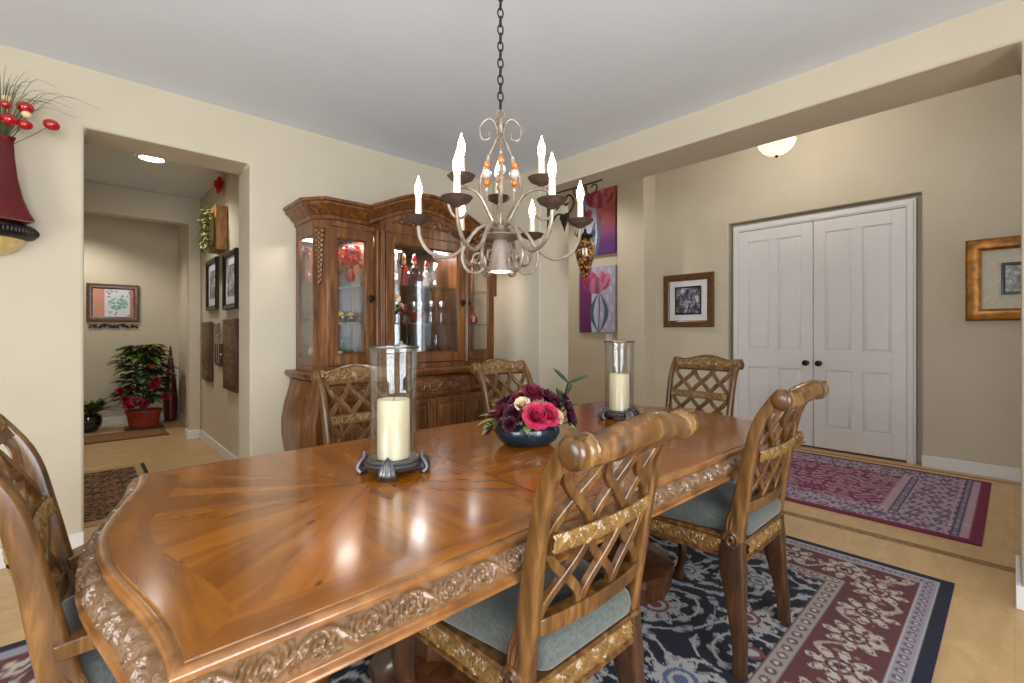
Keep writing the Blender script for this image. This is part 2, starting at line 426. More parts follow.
# ------------------------------------------------------------------ RUGS (pattern woven into the pile)
def lin(c): return np.array(S(*c)[:3])
def hashv(i, j=0): return np.modf(np.abs(np.sin(i*127.1+j*311.7)*43758.5453))[0]
def rug(name, xs, ys, pat, th, mat, label, cat, kind=None):
    X, Y = np.meshgrid(xs, ys, indexing='ij'); nx, ny = X.shape
    cx, cy = (xs[0]+xs[-1])/2, (ys[0]+ys[-1])/2
    C = np.clip(pat(X, Y), 0, 1).reshape(-1, 3)
    V = np.stack([X-cx, Y-cy, np.full_like(X, th)], -1).reshape(-1, 3)
    idx = np.arange(nx*ny).reshape(nx, ny)
    F = np.stack([idx[:-1, :-1], idx[1:, :-1], idx[1:, 1:], idx[:-1, 1:]], -1).reshape(-1, 4)
    per = np.concatenate([idx[:, 0], idx[-1, 1:], idx[-2::-1, -1], idx[0, -2:0:-1]])
    n = len(V); low = V[per].copy(); low[:, 2] = .0005; m = len(per)
    k = np.arange(m); k2 = (k+1) % m
    side = np.stack([per[k2], per[k], n+k, n+k2], -1)
    V = np.concatenate([V, low]); C = np.concatenate([C, C[per]]); F = np.concatenate([F, side])
    me = bpy.data.meshes.new(name); me.from_pydata(V.tolist(), [], F.tolist()); me.update()
    at = me.color_attributes.new('pattern', 'FLOAT_COLOR', 'POINT')
    at.data.foreach_set('color', np.concatenate([C, np.ones((len(C), 1))], 1).astype(np.float32).ravel())
    me.materials.append(mat); o = bpy.data.objects.new(name, me); COL.objects.link(o); o.location = (cx, cy, 0)
    return tag(o, label, cat)
PILE = attr_mat('rug_pile')
def palmette(dx, dy, r0, ang, n=7):
    c, s = math.cos(ang), math.sin(ang); x = dx*c+dy*s; y = -dx*s+dy*c
    r = np.hypot(x, y)/r0; th = np.arctan2(y, x)
    edge = .78+.22*np.cos(n*th)
    out = (r < edge) & ~((r > edge*.8) & (r < edge*.88))
    core = (r < .42) & (r > .3); mid = r < .18
    petal = (np.cos(n*th) < -.86) & (r > .45)
    return out & ~petal, core | mid
def mixm(C, mask, col): C[mask] = col
X0, X1, Y0, Y1 = -.42, 3.13, .2, 2.68
def dining_pat(X, Y):
    d = np.minimum(np.minimum(X-X0, X1-X), np.minimum(Y-Y0, Y1-Y))
    C = np.empty(X.shape+(3,)); navy = lin((13, 18, 36)); C[:] = navy
    field = d > .44
    wx = X+.05*np.sin(5*Y+1)+.03*np.sin(11*Y); wy = Y+.05*np.sin(6*X)+.02*np.sin(13*X+2)
    cream = lin((176, 172, 168)); blue = lin((84, 98, 128)); wine = lin((118, 62, 70))
    # scrolling vines with leaves
    g = .42
    i = np.floor(wx/g); j = np.floor(wy/g); fx = wx/g-i-.5; fy = wy/g-j-.5
    hx = (hashv(i, j)-.5)*.25; hy = (hashv(j+7, i)-.5)*.25; sg = np.where(hashv(i+3, j+5) > .5, 1, -1)
    r = np.hypot(fx-hx, fy-hy); th = np.arctan2(fy-hy, (fx-hx)*sg)
    ph = np.modf(r/.17-th/(2*PI)+4)[0]
    vine = (np.abs(ph-.5) < .085) & (r < .56)
    leafy = (np.abs(ph-.5) < .2+.14*np.cos(9*th+12*r)) & (np.cos(9*th+12*r) > .1) & (r < .6) & (r > .12)
    mixm(C, field & leafy, cream*.8); mixm(C, field & leafy & (np.cos(18*th) > .55), blue)
    mixm(C, field & vine, cream)
    bl = (r < .1); mixm(C, field & bl, wine); mixm(C, field & (r < .055), cream)
    for a, (px, py) in enumerate([(2.45, .86), (2.1, .78), (1.55, .8), (2.58, 1.35), (1.3, 1.1), (1.9, 1.1), (2.3, 1.15), (.9, .8), (.3, 1.35), (1.0, 1.5), (1.75, 1.5), (.2, 2.0), (1.2, 2.1), (2.2, 1.9)]):
        o, c = palmette(X-px, Y-py, .105+.02*(a % 3), a*1.1, 9)
        mixm(C, field & o, cream*.95); mixm(C, field & c, wine if a % 2 else blue)
    # inner guard
    along = np.where(np.minimum(X-X0, X1-X) < np.minimum(Y-Y0, Y1-Y), Y, X)
    g1 = (d > .36) & (d <= .44); mixm(C, g1, lin((156, 146, 140)))
    mixm(C, g1 & (np.hypot((np.modf(along/.06)[0]-.5)*.06, d-.40) < .02), lin((108, 74, 78)))
    mixm(C, g1 & (np.hypot((np.modf(along/.06)[0]-.5)*.06, d-.40) < .01), lin((190, 184, 174)))
    mixm(C, g1 & ((np.abs(d-.365) < .004) | (np.abs(d-.435) < .004)), lin((96, 60, 66)))
    # main border
    b = (d > .115) & (d <= .36); mixm(C, b, lin((96, 50, 54)))
    v = (d-.2375)/.1225
    vine = np.abs(v-.75*np.sin(2*PI*along/.34)) < .09
    mixm(C, b & vine, lin((172, 156, 146)))
    lf = np.abs(np.sin(PI*along/.057)*np.cos(2.2*v)) * (np.abs(v) < .95) > .72
    mixm(C, b & lf & (np.sin(23*along+9*v) > .1), lin((150, 118, 112)))
    L = .24; q = np.floor(along/L); du = along-(q+.5)*L
    o, c = palmette(du, (d-.2375)*1.0, .112, 0, 8)
    mixm(C, b & o, lin((188, 178, 164))); mixm(C, b & c, lin((58, 40, 52)))
    mixm(C, b & o & (np.hypot(du, d-.2375) < .06) & (np.sin(6*np.arctan2(d-.2375, du)) > .6), lin((130, 76, 80)))
    # outer guard and navy edge
    g2 = (d > .05) & (d <= .115); mixm(C, g2, lin((150, 146, 158)))
    mixm(C, g2 & (np.hypot((np.modf(along/.05)[0]-.5)*.05, d-.083) < .017), lin((112, 82, 96)))
    mixm(C, g2 & (np.hypot((np.modf(along/.05)[0]-.5)*.05, d-.083) < .008), lin((188, 184, 184)))
    mixm(C, (np.abs(d-.052) < .004) | (np.abs(d-.112) < .004), lin((182, 176, 176)))
    mixm(C, d < .045, lin((16, 22, 48)))
    return C
dx = np.concatenate([np.linspace(X0, .9, 90), np.arange(.91, X1-.0001, .0065), [X1]])
dy = np.concatenate([np.arange(Y0, 1.7, .0065), np.linspace(1.71, Y1, 50)])
rug('area_rug', dx, dy, dining_pat, .009, PILE, 'large navy rug with wine and cream border under the dining table', 'rug')
def foyer_pat(X, Y):
    x0, x1, y0, y1 = 3.8, 5.46, .13, 2.75
    d = np.minimum(np.minimum(X-x0, x1-X), np.minimum(Y-y0, y1-Y)); endd = np.minimum(Y-y0, y1-Y); dxx = np.minimum(X-x0, x1-X)
    wine = lin((122, 26, 66)); cr = lin((188, 170, 176)); mauve = lin((150, 128, 152)); ink = lin((58, 52, 88))
    C = np.empty(X.shape+(3,)); C[:] = wine
    n1 = np.sin(41*X+3*np.sin(17*Y))*np.sin(37*Y+2.5*np.sin(19*X))
    n2 = np.sin(95*X+2*np.sin(40*Y))*np.sin(88*Y+2*np.sin(52*X))
    fld = (endd > .52) & (dxx > .33)
    mixm(C, fld & (n1 > .12), cr*.9); mixm(C, fld & (n1 > .42), lin((166, 92, 122))); mixm(C, fld & (n2 > .55), mauve)
    a = ~fld & (d > .06); mixm(C, a, mauve)
    mixm(C, a & (n2 > .15), cr*.95); mixm(C, a & (n2 < -.35), ink); mixm(C, a & (n2 > -.3) & (n2 < -.15), lin((132, 40, 80)))
    for lo, hi, col, al in ((.10, .145, ink, 1), (.42, .465, ink, 1)):
        e = (endd > lo) & (endd < hi) & (dxx > .08 if lo < .2 else dxx > .26)
        mixm(C, e, col); mixm(C, e & (np.modf(X/.04)[0] > .55) & (np.abs(endd-(lo+hi)/2) < .012), cr)
    for lo, hi in ((.06, .098), (.15, .165), (.40, .418), (.468, .515)):
        e = (endd > lo) & (endd < hi) & (dxx > .06 if lo < .2 else dxx > .26); mixm(C, e, lin((196, 168, 178))); mixm(C, e & (np.modf(X/.03)[0] > .72), lin((150, 90, 110)))
    for lo, hi in ((.06, .075), (.26, .285)):
        e = (dxx > lo) & (dxx < hi) & (endd > .1); mixm(C, e, lin((190, 176, 184))); mixm(C, e & (np.modf(Y/.03)[0] > .6), ink)
    mixm(C, d < .05, lin((116, 14, 60)))
    return C
rug('entry_rug', np.arange(3.8, 5.461, .0085), np.arange(.13, 2.751, .0105), foyer_pat, .008, PILE, 'magenta and lilac patterned rug lying before the white double doors', 'rug')
def runner_pat(X, Y):
    x0, x1, y0, y1 = -.34, .45, 3.98, 5.58
    d = np.minimum(np.minimum(X-x0, x1-X), np.minimum(Y-y0, y1-Y)); dx_ = np.minimum(X-x0, x1-X)
    C = np.empty(X.shape+(3,)); C[:] = lin((60, 40, 24))
    n = np.sin(70*X+2*np.sin(31*Y))*np.sin(66*Y+2*np.sin(37*X))
    mixm(C, n > .05, lin((166, 128, 80))); mixm(C, n > .45, lin((120, 48, 32)))
    e = (d < .09); mixm(C, e, lin((186, 150, 100)))
    mixm(C, dx_ < .045, lin((26, 18, 14)))
    return C
rug('hall_runner', np.arange(-.34, .4501, .012), np.arange(3.98, 5.581, .012), runner_pat, .008, PILE, 'brown patterned runner with a black edge on the hallway floor', 'rug')
def mat_pat(X, Y):
    d = np.minimum(np.minimum(X+.25, .8-X), np.minimum(Y-6.95, 7.5-Y))
    C = np.empty(X.shape+(3,)); C[:] = lin((146, 104, 66)); n = np.sin(90*X)*np.sin(80*Y)
    mixm(C, n > .3, lin((116, 78, 48))); mixm(C, (d > .04) & (d < .07), lin((98, 62, 38))); mixm(C, d < .02, lin((90, 58, 36))); return C
rug('doormat', np.arange(-.25, .801, .02), np.arange(6.95, 7.501, .02), mat_pat, .01, PILE, 'small brown doormat in front of the potted plants', 'mat')

# ------------------------------------------------------------------ DINING TABLE
TX0, TX1, TY0, TY1, TZ = .035, 2.665, .784, 1.925, .77
TC = (TX0+TX1)/2; TYC = (TY0+TY1)/2
def ring(o, z, n1=60, n2=40):
    hw = (TY1-TY0)/2
    bow = lambda y: .09*(1-math.cos(PI*min(1, abs(y-TYC)/(hw+o))))/2
    pts = []; xl, xr = TX0+.09-.008-o, TX1-.09+o; tilt = lambda y: .036*(y-y0)/(y1-y0)-.008; xf = TX0+.09+.028-o; y0, y1 = TY0-o, TY1+o
    for k in range(n1): pts.append((xl+(xr-xl)*k/n1, y0, z))
    for k in range(n2): y = y0+(y1-y0)*k/n2; pts.append((TX1-bow(y)+o, y, z))
    for k in range(n1): pts.append((xr+(xf-xr)*k/n1, y1, z))
    for k in range(n2): y = y1+(y0-y1)*k/n2; pts.append((TX0+bow(y)+tilt(y)-o, y, z))
    return pts
table = thing('dining_table', 'long honey coloured wooden dining table with carved edge', 'table', (TC, TYC-.012, 0), -math.radians(.9))
TM = Matrix.Translation((-TC, -TYC, 0))
# veneered top: separate veneer fields, grain direction in the UV map
import bmesh
def veneer_top():
    bm = bmesh.new(); uvl = bm.loops.layers.uv.new('UVMap'); tl = bm.verts.layers.float_color.new('tone')
    me_mi = []
    def poly(pts, ang, tone, mi=0, off=0):
        vs = [bm.verts.new((x-TC, y-TYC, TZ)) for x, y in pts]
        for v in vs: v[tl] = (tone, tone*.99, tone*.97, 1)
        f = bm.faces.new(vs); f.material_index = mi
        if f.normal.z < 0: f.normal_flip()
        f.normal_update()
        if f.normal.z < 0: f.normal_flip()
        c, s = math.cos(ang), math.sin(ang)
        for l in f.loops:
            x, y = l.vert.co.x, l.vert.co.y
            l[uvl].uv = (x*c+y*s+off, -x*s+y*c+off*1.7)
    B = .075
    out = [(p[0], p[1]) for p in ring(0, TZ)]; inn = [(p[0], p[1]) for p in ring(-B, TZ)]
    n1, n2 = 60, 40; N = len(out)
    for a, b, ang, tone in ((0, n1, 0, 1.0), (n1, n1+n2, PI/2, .86), (n1+n2, 2*n1+n2, 0, .98), (2*n1+n2, N, PI/2, .84)):
        for k in range(a, b): poly([out[k], out[(k+1) % N], inn[(k+1) % N], inn[k]], ang, tone, 0, a*.37)
    yb0, yb1 = TY0+B, TY1-B; s0, s1 = .968, 1.742
    for side in (-1, 1):
        fx = lambda x: x if side < 0 else 2*TC-x
        A = (fx(.66), TYC)
        arc = [p for p in inn[2*n1+n2:]]+[inn[0]]            # left end inner arc, far to near
        arc = [(fx(x), y) for x, y in reversed(arc)]         # near to far
        x_near = arc[0][0]
        per = [(fx(s0), TYC), (fx(s0), yb0), (fx(.40), yb0)]+arc+[(fx(.40), yb1), (fx(s0), yb1), (fx(s0), TYC)]
        ka = 3; na = len(arc)
        cuts = [0, 1, 2, ka, ka+na//4, ka+na//2, ka+3*na//4, ka+na-1, ka+na, ka+na+1, ka+na+2]
        for w, (i, j) in enumerate(zip(cuts[:-1], cuts[1:])):
            seg = per[i:j+1]; m = ((seg[0][0]+seg[-1][0])/2-A[0], (seg[0][1]+seg[-1][1])/2-A[1])
            ang = math.atan2(m[1], m[0]); tone = (1.0, .93, 1.05, .95, 1.03, .97, 1.04, .92, 1.0, .95)[w]
            for q in range(i, j):
                poly([A, per[q], per[q+1]], ang, tone, 0, w*1.31+(side+1)*3)
    for k, (a, b) in enumerate(((yb0, TYC), (TYC, yb1))):
        poly([(s0+.006, a), (2*TC-s0-.006, a), (2*TC-s0-.006, b), (s0+.006, b)], 0, (1.02, .96)[k], 0, 9+k*2.2)
    for x in (s0, 2*TC-s0-.006): poly([(x, yb0), (x+.006, yb0), (x+.006, yb1), (x, yb1)], 0, 1, 1)
    me = bpy.data.meshes.new('tabletop'); bm.to_mesh(me); bm.free()
    for m in (TOPW, GROOVE): me.materials.append(m)
    o = bpy.data.objects.new('tabletop', me); COL.objects.link(o); o.parent = table; return o
veneer_top()
prof = [(0, .7699), (.0015, .7675), (.004, .7680), (.010, .7690), (.018, .766), (.0215, .760), (.020, .7545), (.0205, .752)]
MB().loft([ring(o, z) for o, z in prof], False, M=TM).build('edge_moulding', EDGEW, table, angle=50)
low = [(.046, .7095), (.0425, .707), (.041, .7025), (.043, .699), (.049, .6975), (.053, .694), (.053, .690), (.049, .687), (.03, .686), (-.06, .686)]
MB().loft([ring(o, z) for o, z in low], True, M=TM).build('edge_bead', EDGEW, table, angle=50)
# carved frieze
def frieze():
    n1, n2 = 760, 330; r0 = np.array(ring(.0205, .7525, n1, n2)); r1 = np.array(ring(.046, .709, n1, n2))
    r0 = np.vstack([r0, r0[:1]]); r1 = np.vstack([r1, r1[:1]])
    seg = np.r_[0, np.cumsum(np.linalg.norm(np.diff(r1[:, :2], axis=0), axis=1))]
    nv = 19; v = np.linspace(0, 1, nv)
    P = r0[:, None, :]*(1-v)[None, :, None]+r1[:, None, :]*v[None, :, None]
    t = np.gradient(r1, axis=0); t /= np.linalg.norm(t, axis=1)[:, None]
    dn = r1-r0; N = np.cross(dn, t); N /= np.linalg.norm(N, axis=1)[:, None]
    N[(N*np.array([0, 0, 1])).sum(1) < 0] *= -1
    bulge = np.sin(PI*v)[None, :]*.006
    u = np.repeat(seg[:, None], nv, 1); vv = np.repeat(v[None, :], len(seg), 0)
    Hh = scroll_h(u, vv, .165, .052)
    N3 = np.repeat(N[:, None, :], nv, 1)
    P = P+N3*bulge[..., None]-np.array([TC, TYC, 0])
    return MB().relief(P, N3, Hh, .011)
frieze().build('carved_frieze', FRIEZE, table, angle=60)
for px in (.93, 1.97):
    mb = MB(); M = Matrix.Translation((px-TC, 0, 0))
    mb.lathe([(.16, .686), (.16, .65), (.09, .63), (.075, .6), (.07, .56), (.11, .5), (.135, .42), (.12, .34), (.075, .29), (.07, .26), (.1, .24), (.12, .2), (.12, .17), (.2, .14), (.245, .12), (.25, .09), (.235, .075), (.235, .0105)], 24, M, sq=lambda a: 1+.03*math.cos(12*a))
    mb.build('pedestal', DARKW, table)
mb = MB().box(-1.0, 1.0, -.38, .38, .645, .686); mb.build('under_frame', DARKW, table)
mb = MB()
mb.box(-.3, .32, -.03, .03, .2, .27); mb.build('stretcher', DARKW, table, (.09, 0, 0), bev=.008)

# ------------------------------------------------------------------ CHAIRS
ZB = [0, .10, .25, .40, .5, .62, .75, .88, .97, 1.02]
YB = [-.222, -.220, -.200, -.186, -.198, -.222, -.246, -.280, -.338, -.385]
def yb(z): return smooth_interp(z, ZB, YB)
def bow(x): return -.022*(1-min(1, abs(x)/.225)**2)
def rrect(cx, cy, cz, w, d, c=.3):
    """rounded rectangle ring in xy plane"""
    pts = []
    r = min(w, d)*c
    for sx, sy, a0 in ((1, 1, 0), (-1, 1, PI/2), (-1, -1, PI), (1, -1, 3*PI/2)):
        for k in range(4):
            a = a0+PI/2*k/3; pts.append((cx+sx*(w/2-r)+r*math.cos(a), cy+sy*(d/2-r)+r*math.sin(a), cz))
    return pts
def post_x(z): return interp(z, [.4, 1.02], [.213, .232])
def make_chair(name, label, arms):
    t = thing(name, label, 'chair')
    for s in (-1, 1):
        # rear leg, sabre curve with a swollen knee
        mb = MB()
        rings = []
        for k in range(15):
            z = .45*k/14
            rings.append(rrect(s*smooth_interp(z, [0, .12, .3, .45], [.25, .24, .222, .215]), yb(z), z+.0, interp(z, [0, .15, .36, .45], [.036, .04, .054, .05]), interp(z, [0, .06, .2, .36, .45], [.052, .046, .062, .096, .08])))
        mb.loft(rings).build('leg', LEGW, t)
        # back post
        mb = MB(); rings = []
        for k in range(22):
            z = .45+.545*k/21; w = interp(z, [.45, .6, .95], [.038, .031, .029]); d = interp(z, [.45, .55, .75, .9, .995], [.074, .062, .046, .042, .044])
            rings.append(rrect(s*post_x(z), yb(z), z, w, d, .34))
        mb.loft(rings)
        # carved scroll on the outside of the knee
        sp = [(s*.238, yb(.46)+.004+.028*(1-k/26)*math.cos(k*.5), .452+.032*(1-k/26)*math.sin(k*.5)) for k in range(26)]
        mb.tube(sp, .008, 6)
        for q, (w, r) in enumerate(((0, .010), (.016, .007), (-.014, .006))):
            tail = bez([(s*.233, yb(.47)+.012+w*.6, .478), (s*.229, yb(.52)+.012+w, .525), (s*.227, yb(.575)+w*.7, .575), (s*.226, yb(.63)+.006, .64-.03*(q > 0))], 6)
            mb.tube(tail, [r*(1-.6*k/(len(tail)-1)) for k in range(len(tail))], 6)
        mb.build('back_post', CHW, t)
    # front legs, cabriole
    for s in (-1, 1):
        mb = MB(); rings = []
        for k in range(18):
            z = .012+.43*k/17
            oy = smooth_interp(z, [0, .05, .15, .3, .44], [.262, .25, .222, .252, .235]); ox = smooth_interp(z, [0, .05, .15, .3, .44], [.262, .25, .232, .252, .24])
            w = smooth_interp(z, [0, .03, .08, .2, .33, .44], [.058, .058, .036, .042, .07, .068])
            rings.append(rrect(s*ox, oy, z-.012, w, w, .42))
        mb.loft(rings); mb.build('leg', LEGW, t)
    # seat rails with carved band
    fr = lambda q, z: [(-.262+q, .275-q, z), (.262-q, .275-q, z), (.225-q*.9, -.235+q, z), (-.225+q*.9, -.235+q, z)]
    mb = MB(); mb.loft([fr(.012, .375), fr(.006, .38), fr(.006, .388), fr(.012, .392), fr(.012, .442), fr(.004, .446), fr(.0, .452), fr(.004, .46)])
    rail = mb.build('seat_rail', CHW, t)
    cv = MB()
    c = [np.array(p) for p in fr(.011, 0)]
    for a, b in ((0, 1), (1, 2), (2, 3), (3, 0)):
        p, q = c[a], c[b]; L = np.linalg.norm(q-p); d = (q-p)/L; n = np.array([d[1], -d[0], 0]); nrm = n if n.dot((p+q)/2) > 0 else -n
        nu, nv = int(L/.004), 13; u = np.linspace(.03, L-.03, nu); v = np.linspace(0, 1, nv)
        U, V = np.meshgrid(u, v, indexing='ij')
        P = p[None, None, :]+d[None, None, :]*U[..., None]+np.array([0, 0, 1.])[None, None, :]*(.394+.046*V)[..., None]
        cv.relief(P, np.broadcast_to(nrm, P.shape), scroll_h(U, V, .14, .046), .010)
    cv.build('carved_apron', CHD, rail, angle=60)
    # upholstered cushion
    mb = MB(); rings = []
    for zz, q in ((.456, .006), (.47, -.008), (.492, -.013), (.515, -.008), (.535, .012), (.548, .05), (.556, .11), (.56, .18)):
        hx, hy0, hy1 = .262-q, .278-q, -.226+q
        pts = []
        for x, y, sx, sy in ((hx, hy0, 1, 1), (-hx, hy0, -1, 1), (-hx*.69, hy1, -1, -1), (hx*.69, hy1, 1, -1)):
            r = .035; a0 = {(1, 1): 0, (-1, 1): PI/2, (-1, -1): PI, (1, -1): 1.5*PI}[(sx, sy)]
            for k in range(5): a = a0+PI/2*k/4; pts.append((x-sx*r+r*math.cos(a), y-sy*r+r*math.sin(a), zz))
        rings.append(pts)
    mb.loft(rings); mb.build('seat_cushion', FABRIC, t, angle=60)
    # lower back rail
    def rail_at(z0, z1, th, n=24, half=.2):
        mb = MB(); rg = []
        for k in range(n+1):
            x = -half+2*half*k/n; y0 = yb((z0+z1)/2)+bow(x)
            rg.append([(x, y0-th/2, z0+.003), (x, y0-th/2+.003, z0), (x, y0+th/2, z0), (x, y0+th/2+(yb(z1)-yb(z0))*.5, z1), (x, y0-th/2+(yb(z1)-yb(z0))*.5, z1)])
        return mb.loft(rg)
    rail_at(.548, .588, .034).build('lower_rail', CHW, t, bev=.003)
    # lattice of interlaced ogee strips
    zt, zb_ = .925, .58; s_ = .395/3
    for k in range(3):
        for sg in (-1, 1):
            mb = MB(); pts = []
            for i in range(41):
                z = zt-(zt-zb_)*i/40; x = (k-1)*s_+sg*s_/2*math.cos(2*PI*(zt-z)/(zt-zb_))
                pts.append((x, yb(z)+bow(x)+.0015*sg, z))
            mb.tube(pts, 1, flat=(.024, .018), up=(0, 1, .25)); mb.build('lattice_strip', CHW, t, bev=.003)
    # carved belt
    mb = rail_at(.73, .776, .03); belt = mb.build('back_belt', CHW, t)
    cv = MB()
    for face in (-1, 1):
        nu, nv = 130, 13; U, V = np.meshgrid(np.linspace(-.2, .2, nu), np.linspace(0, 1, nv), indexing='ij')
        zz = .732+.042*V; yy = np.vectorize(yb)(zz)-.022*(1-np.minimum(1, np.abs(U)/.225)**2)+face*.0165
        P = np.stack([U, yy, zz], -1); N = np.broadcast_to(np.array([0, face*.97, .2*face]), P.shape)
        cv.relief(P, N, scroll_h(U+1, V, .11, .042), .010)
    cv.build('belt_carving', CHD, belt, angle=60)
    # crest rail, rolled over backwards
    mb = MB(); rg = []; n = 48; roll = []
    rk = Vector((0, -.55, .835))                                         # direction of the rake
    bk = Vector((0, -.835, -.55))
    ch = lambda x: .083+.040*(.5+.5*math.cos(PI*min(1, abs(x)/.2)))
    for k in range(n+1):
        x = -.232+.464*k/n; h = ch(x)
        o = Vector((x, yb(.925)+bow(x)*.9, .918))
        sec = [(0, -.013), (.45, -.014), (.75, -.015), (.93, -.006), (1, .012), (.96, .03), (.84, .046), (.68, .05), (.56, .042), (.5, .026), (.36, .016), (0, .013)]
        rg.append([tuple(o+rk*(a*h)+bk*b) for a, b in sec])
    mb.loft(rg); crest = mb.build('crest_rail', CHW, t, angle=50)
    cv = MB(); nu, nv = 110, 13
    U, V = np.meshgrid(np.linspace(-.2, .2, nu), np.linspace(0, 1, nv), indexing='ij')
    hh = np.vectorize(ch)(U); a = .24+.5*V
    Y = yb(.925)-.02*(1-np.minimum(1, np.abs(U)/.225)**2)-.55*a*hh+.835*.0145; Z = .918+.835*a*hh+.55*.0145
    cv.relief(np.stack([U, Y, Z], -1), np.broadcast_to(np.array([0, .835, .55]), U.shape+(3,)), scroll_h(np.abs(U)+.03, V, .13, .06), .011)
    # small shell in the middle
    for k in range(-3, 4):
        a_ = k*.4; cv.ball((math.sin(a_)*.028, yb(.925)-.02-.55*(.06+.02*math.cos(a_))+.013, .918+.835*(.06+.02*math.cos(a_))+.008), (.007, .008, .012), 8, 6)
    cv.build('crest_carving', CHD, crest, angle=60)
    for s in (-1, 1):
        h = ch(.232); o = Vector((0, yb(.925)+.0, .918))+rk*(h*.74)+bk*.018
        M = Matrix.Translation((s*.225, o.y, o.z)) @ Matrix.Rotation(s*PI/2, 4, 'Y')
        MB().lathe([(.028, -.036), (.0335, -.033), (.031, -.028), (.0345, -.022), (.0345, -.012), (.031, -.006), (.0335, -.001), (.028, .001)], 28, M, sq=lambda a_: 1+.04*math.cos(14*a_)).build('crest_collar', CHD, crest, angle=50)
        MB().lathe([(.026, -.004), (.0325, .0), (.0335, .01), (.032, .02), (.024, .027), (.012, .029), (.003, .0295)], 28, M).build('crest_end', CHW, crest, angle=50)
    if arms:
        for s in (-1, 1):
            mb = MB(); pts = bez([(s*.222, yb(.6)+.01, .600), (s*.245, -.13, .612), (s*.268, .0, .606), (s*.27, .09, .59), (s*.268, .12, .575)], 8)
            mb.tube(pts, [1]*len(pts), flat=(.052, .030), up=(0, 0, 1))
            mb.build('arm', CHW, t, bev=.008)
            mb = MB(); pts = bez([(s*.262, .08, .44), (s*.272, .05, .50), (s*.268, .09, .55), (s*.268, .075, .588)], 8); mb.tube(pts, [.022, ]*len(pts), 10)
            mb.build('arm_support', CHW, t)
    return t
GC = 'carved lattice back dining chairs'
arm0 = make_chair('dining_armchair', 'carved armchair at the rounded table end nearest the hallway passage', True)
arm0.location = (.18, 1.44, .009); arm0.scale = (1, 1, 1.05); arm0.rotation_euler = (0, 0, -PI/2); arm0['group'] = GC
side0 = make_chair('dining_chair', 'lattice back chair whose rolled crest overlaps the table edge, nearest to the viewer', False)
side0.location = (.905, .922, .009); side0.scale = (.935, 1, 1.035); side0['group'] = GC
def place(src, label, x, y, rz):
    c = copy_tree(src); c.location = (x, y, .009); c.rotation_euler = (0, 0, rz); c['label'] = label; return c
place(side0, 'lattice back chair with blue grey seat standing on the wine rug border', 1.955, .888, 0)
place(side0, 'lattice back chair between the table and the display cabinet, behind the large glass hurricane', 1.10, 2.07, PI)
place(side0, 'lattice back chair across the table, behind the bowl of burgundy flowers', 2.07, 1.99, PI+.04)
place(arm0, 'carved armchair at the far table end, in front of the white doors', 2.90, 1.50, PI/2-.04)

# ------------------------------------------------------------------ CHANDELIER (own frame: x across the view, y away from it)
CH = (1.25, 1.43); CA = -math.radians(42.8)
ch = thing('chandelier', 'bronze nine light chandelier with amber beads hanging over the table', 'chandelier', (CH[0]+.006, CH[1]-.005, 0), CA+math.radians(4.5))
mb = MB()
mb.lathe([(.0, H), (.065, H), (.065, H-.012), (.05, H-.03), (.02, H-.045), (.008, H-.055)], 24); mb.build('canopy', CHAND, ch)
mb = MB(); z = H-.05; k = 0
while z > 2.155:
    pts = [(.011*math.cos(a), 0, z-.021+.021*math.sin(a)) for a in [2*PI*i/14 for i in range(14)]]
    M = Matrix.Rotation(PI/2*(k % 2)+.2, 4, 'Z'); mb.tube(pts, .0032, 6, closed=True, M=M); z -= .034; k += 1
mb.build('chain', IRON, ch)
mb = MB()
mb.tube([(.018*math.cos(a), 0, 2.118+.02*math.sin(a)) for a in [2*PI*i/16 for i in range(16)]], .004, 6, closed=True)
mb.lathe([(.004, 2.1), (.012, 2.09), (.014, 2.06), (.008, 2.045), (.007, 1.70), (.014, 1.69), (.012, 1.675), (.03, 1.665), (.034, 1.655), (.03, 1.645), (.02, 1.635), (.05, 1.63), (.085, 1.625), (.088, 1.619), (.06, 1.61), (.02, 1.605)], 20)
hub = mb.build('stem', CHAND, ch)
def spiral(c, r, turns, a0, n=30, plane='xz', s=1):
    return [(c[0]+s*r*(1-.8*k/n)*math.cos(a0+turns*2*PI*k/n), 0, c[1]+r*(1-.8*k/n)*math.sin(a0+turns*2*PI*k/n)) for k in range(n+1)]
for k in range(4):
    M = Matrix.Rotation(PI/2*k, 4, 'Z')
    p = bez([(.006, 0, 2.02), (.022, 0, 2.085), (.052, 0, 2.10), (.083, 0, 2.065), (.074, 0, 2.018), (.044, 0, 2.022), (.046, 0, 2.046)], 8)
    mb = MB(); mb.tube([M @ Vector(q) for q in p], [.006-.0025*i/len(p) for i in range(len(p))], 8); mb.build('top_scroll', CHAND, ch)
    M = Matrix.Rotation(PI/2*k, 4, 'Z')
    p = bez([(.008, 0, 2.045), (.02, 0, 2.01), (.055, 0, 1.93), (.082, 0, 1.84), (.07, 0, 1.77), (.035, 0, 1.715), (.022, 0, 1.665)], 8)
    mb = MB(); mb.tube([M @ Vector(q) for q in p], .0055, 8); cage = mb.build('cage_wire', CHAND, ch)
    mb = MB()
    for z, r in ((1.913, .014), (1.84, .014)): mb.ball((.056, 0, z), (r, r, r*1.05), 10, 7, M)
    mb.ball((.05, 0, 1.945), .006, 8, 6, M, 1); mb.ball((.056, 0, 1.877), (.02, .02, .021), 12, 8, M, 1); mb.ball((.056, 0, 1.812), .007, 8, 6, M, 1)
    mb.tube([M @ Vector(q) for q in ((.04, 0, 1.97), (.056, 0, 1.88), (.054, 0, 1.77))], .0012, 5, mi=1)
    mb.build('bead_drop', [AMBER, CRYST], cage)
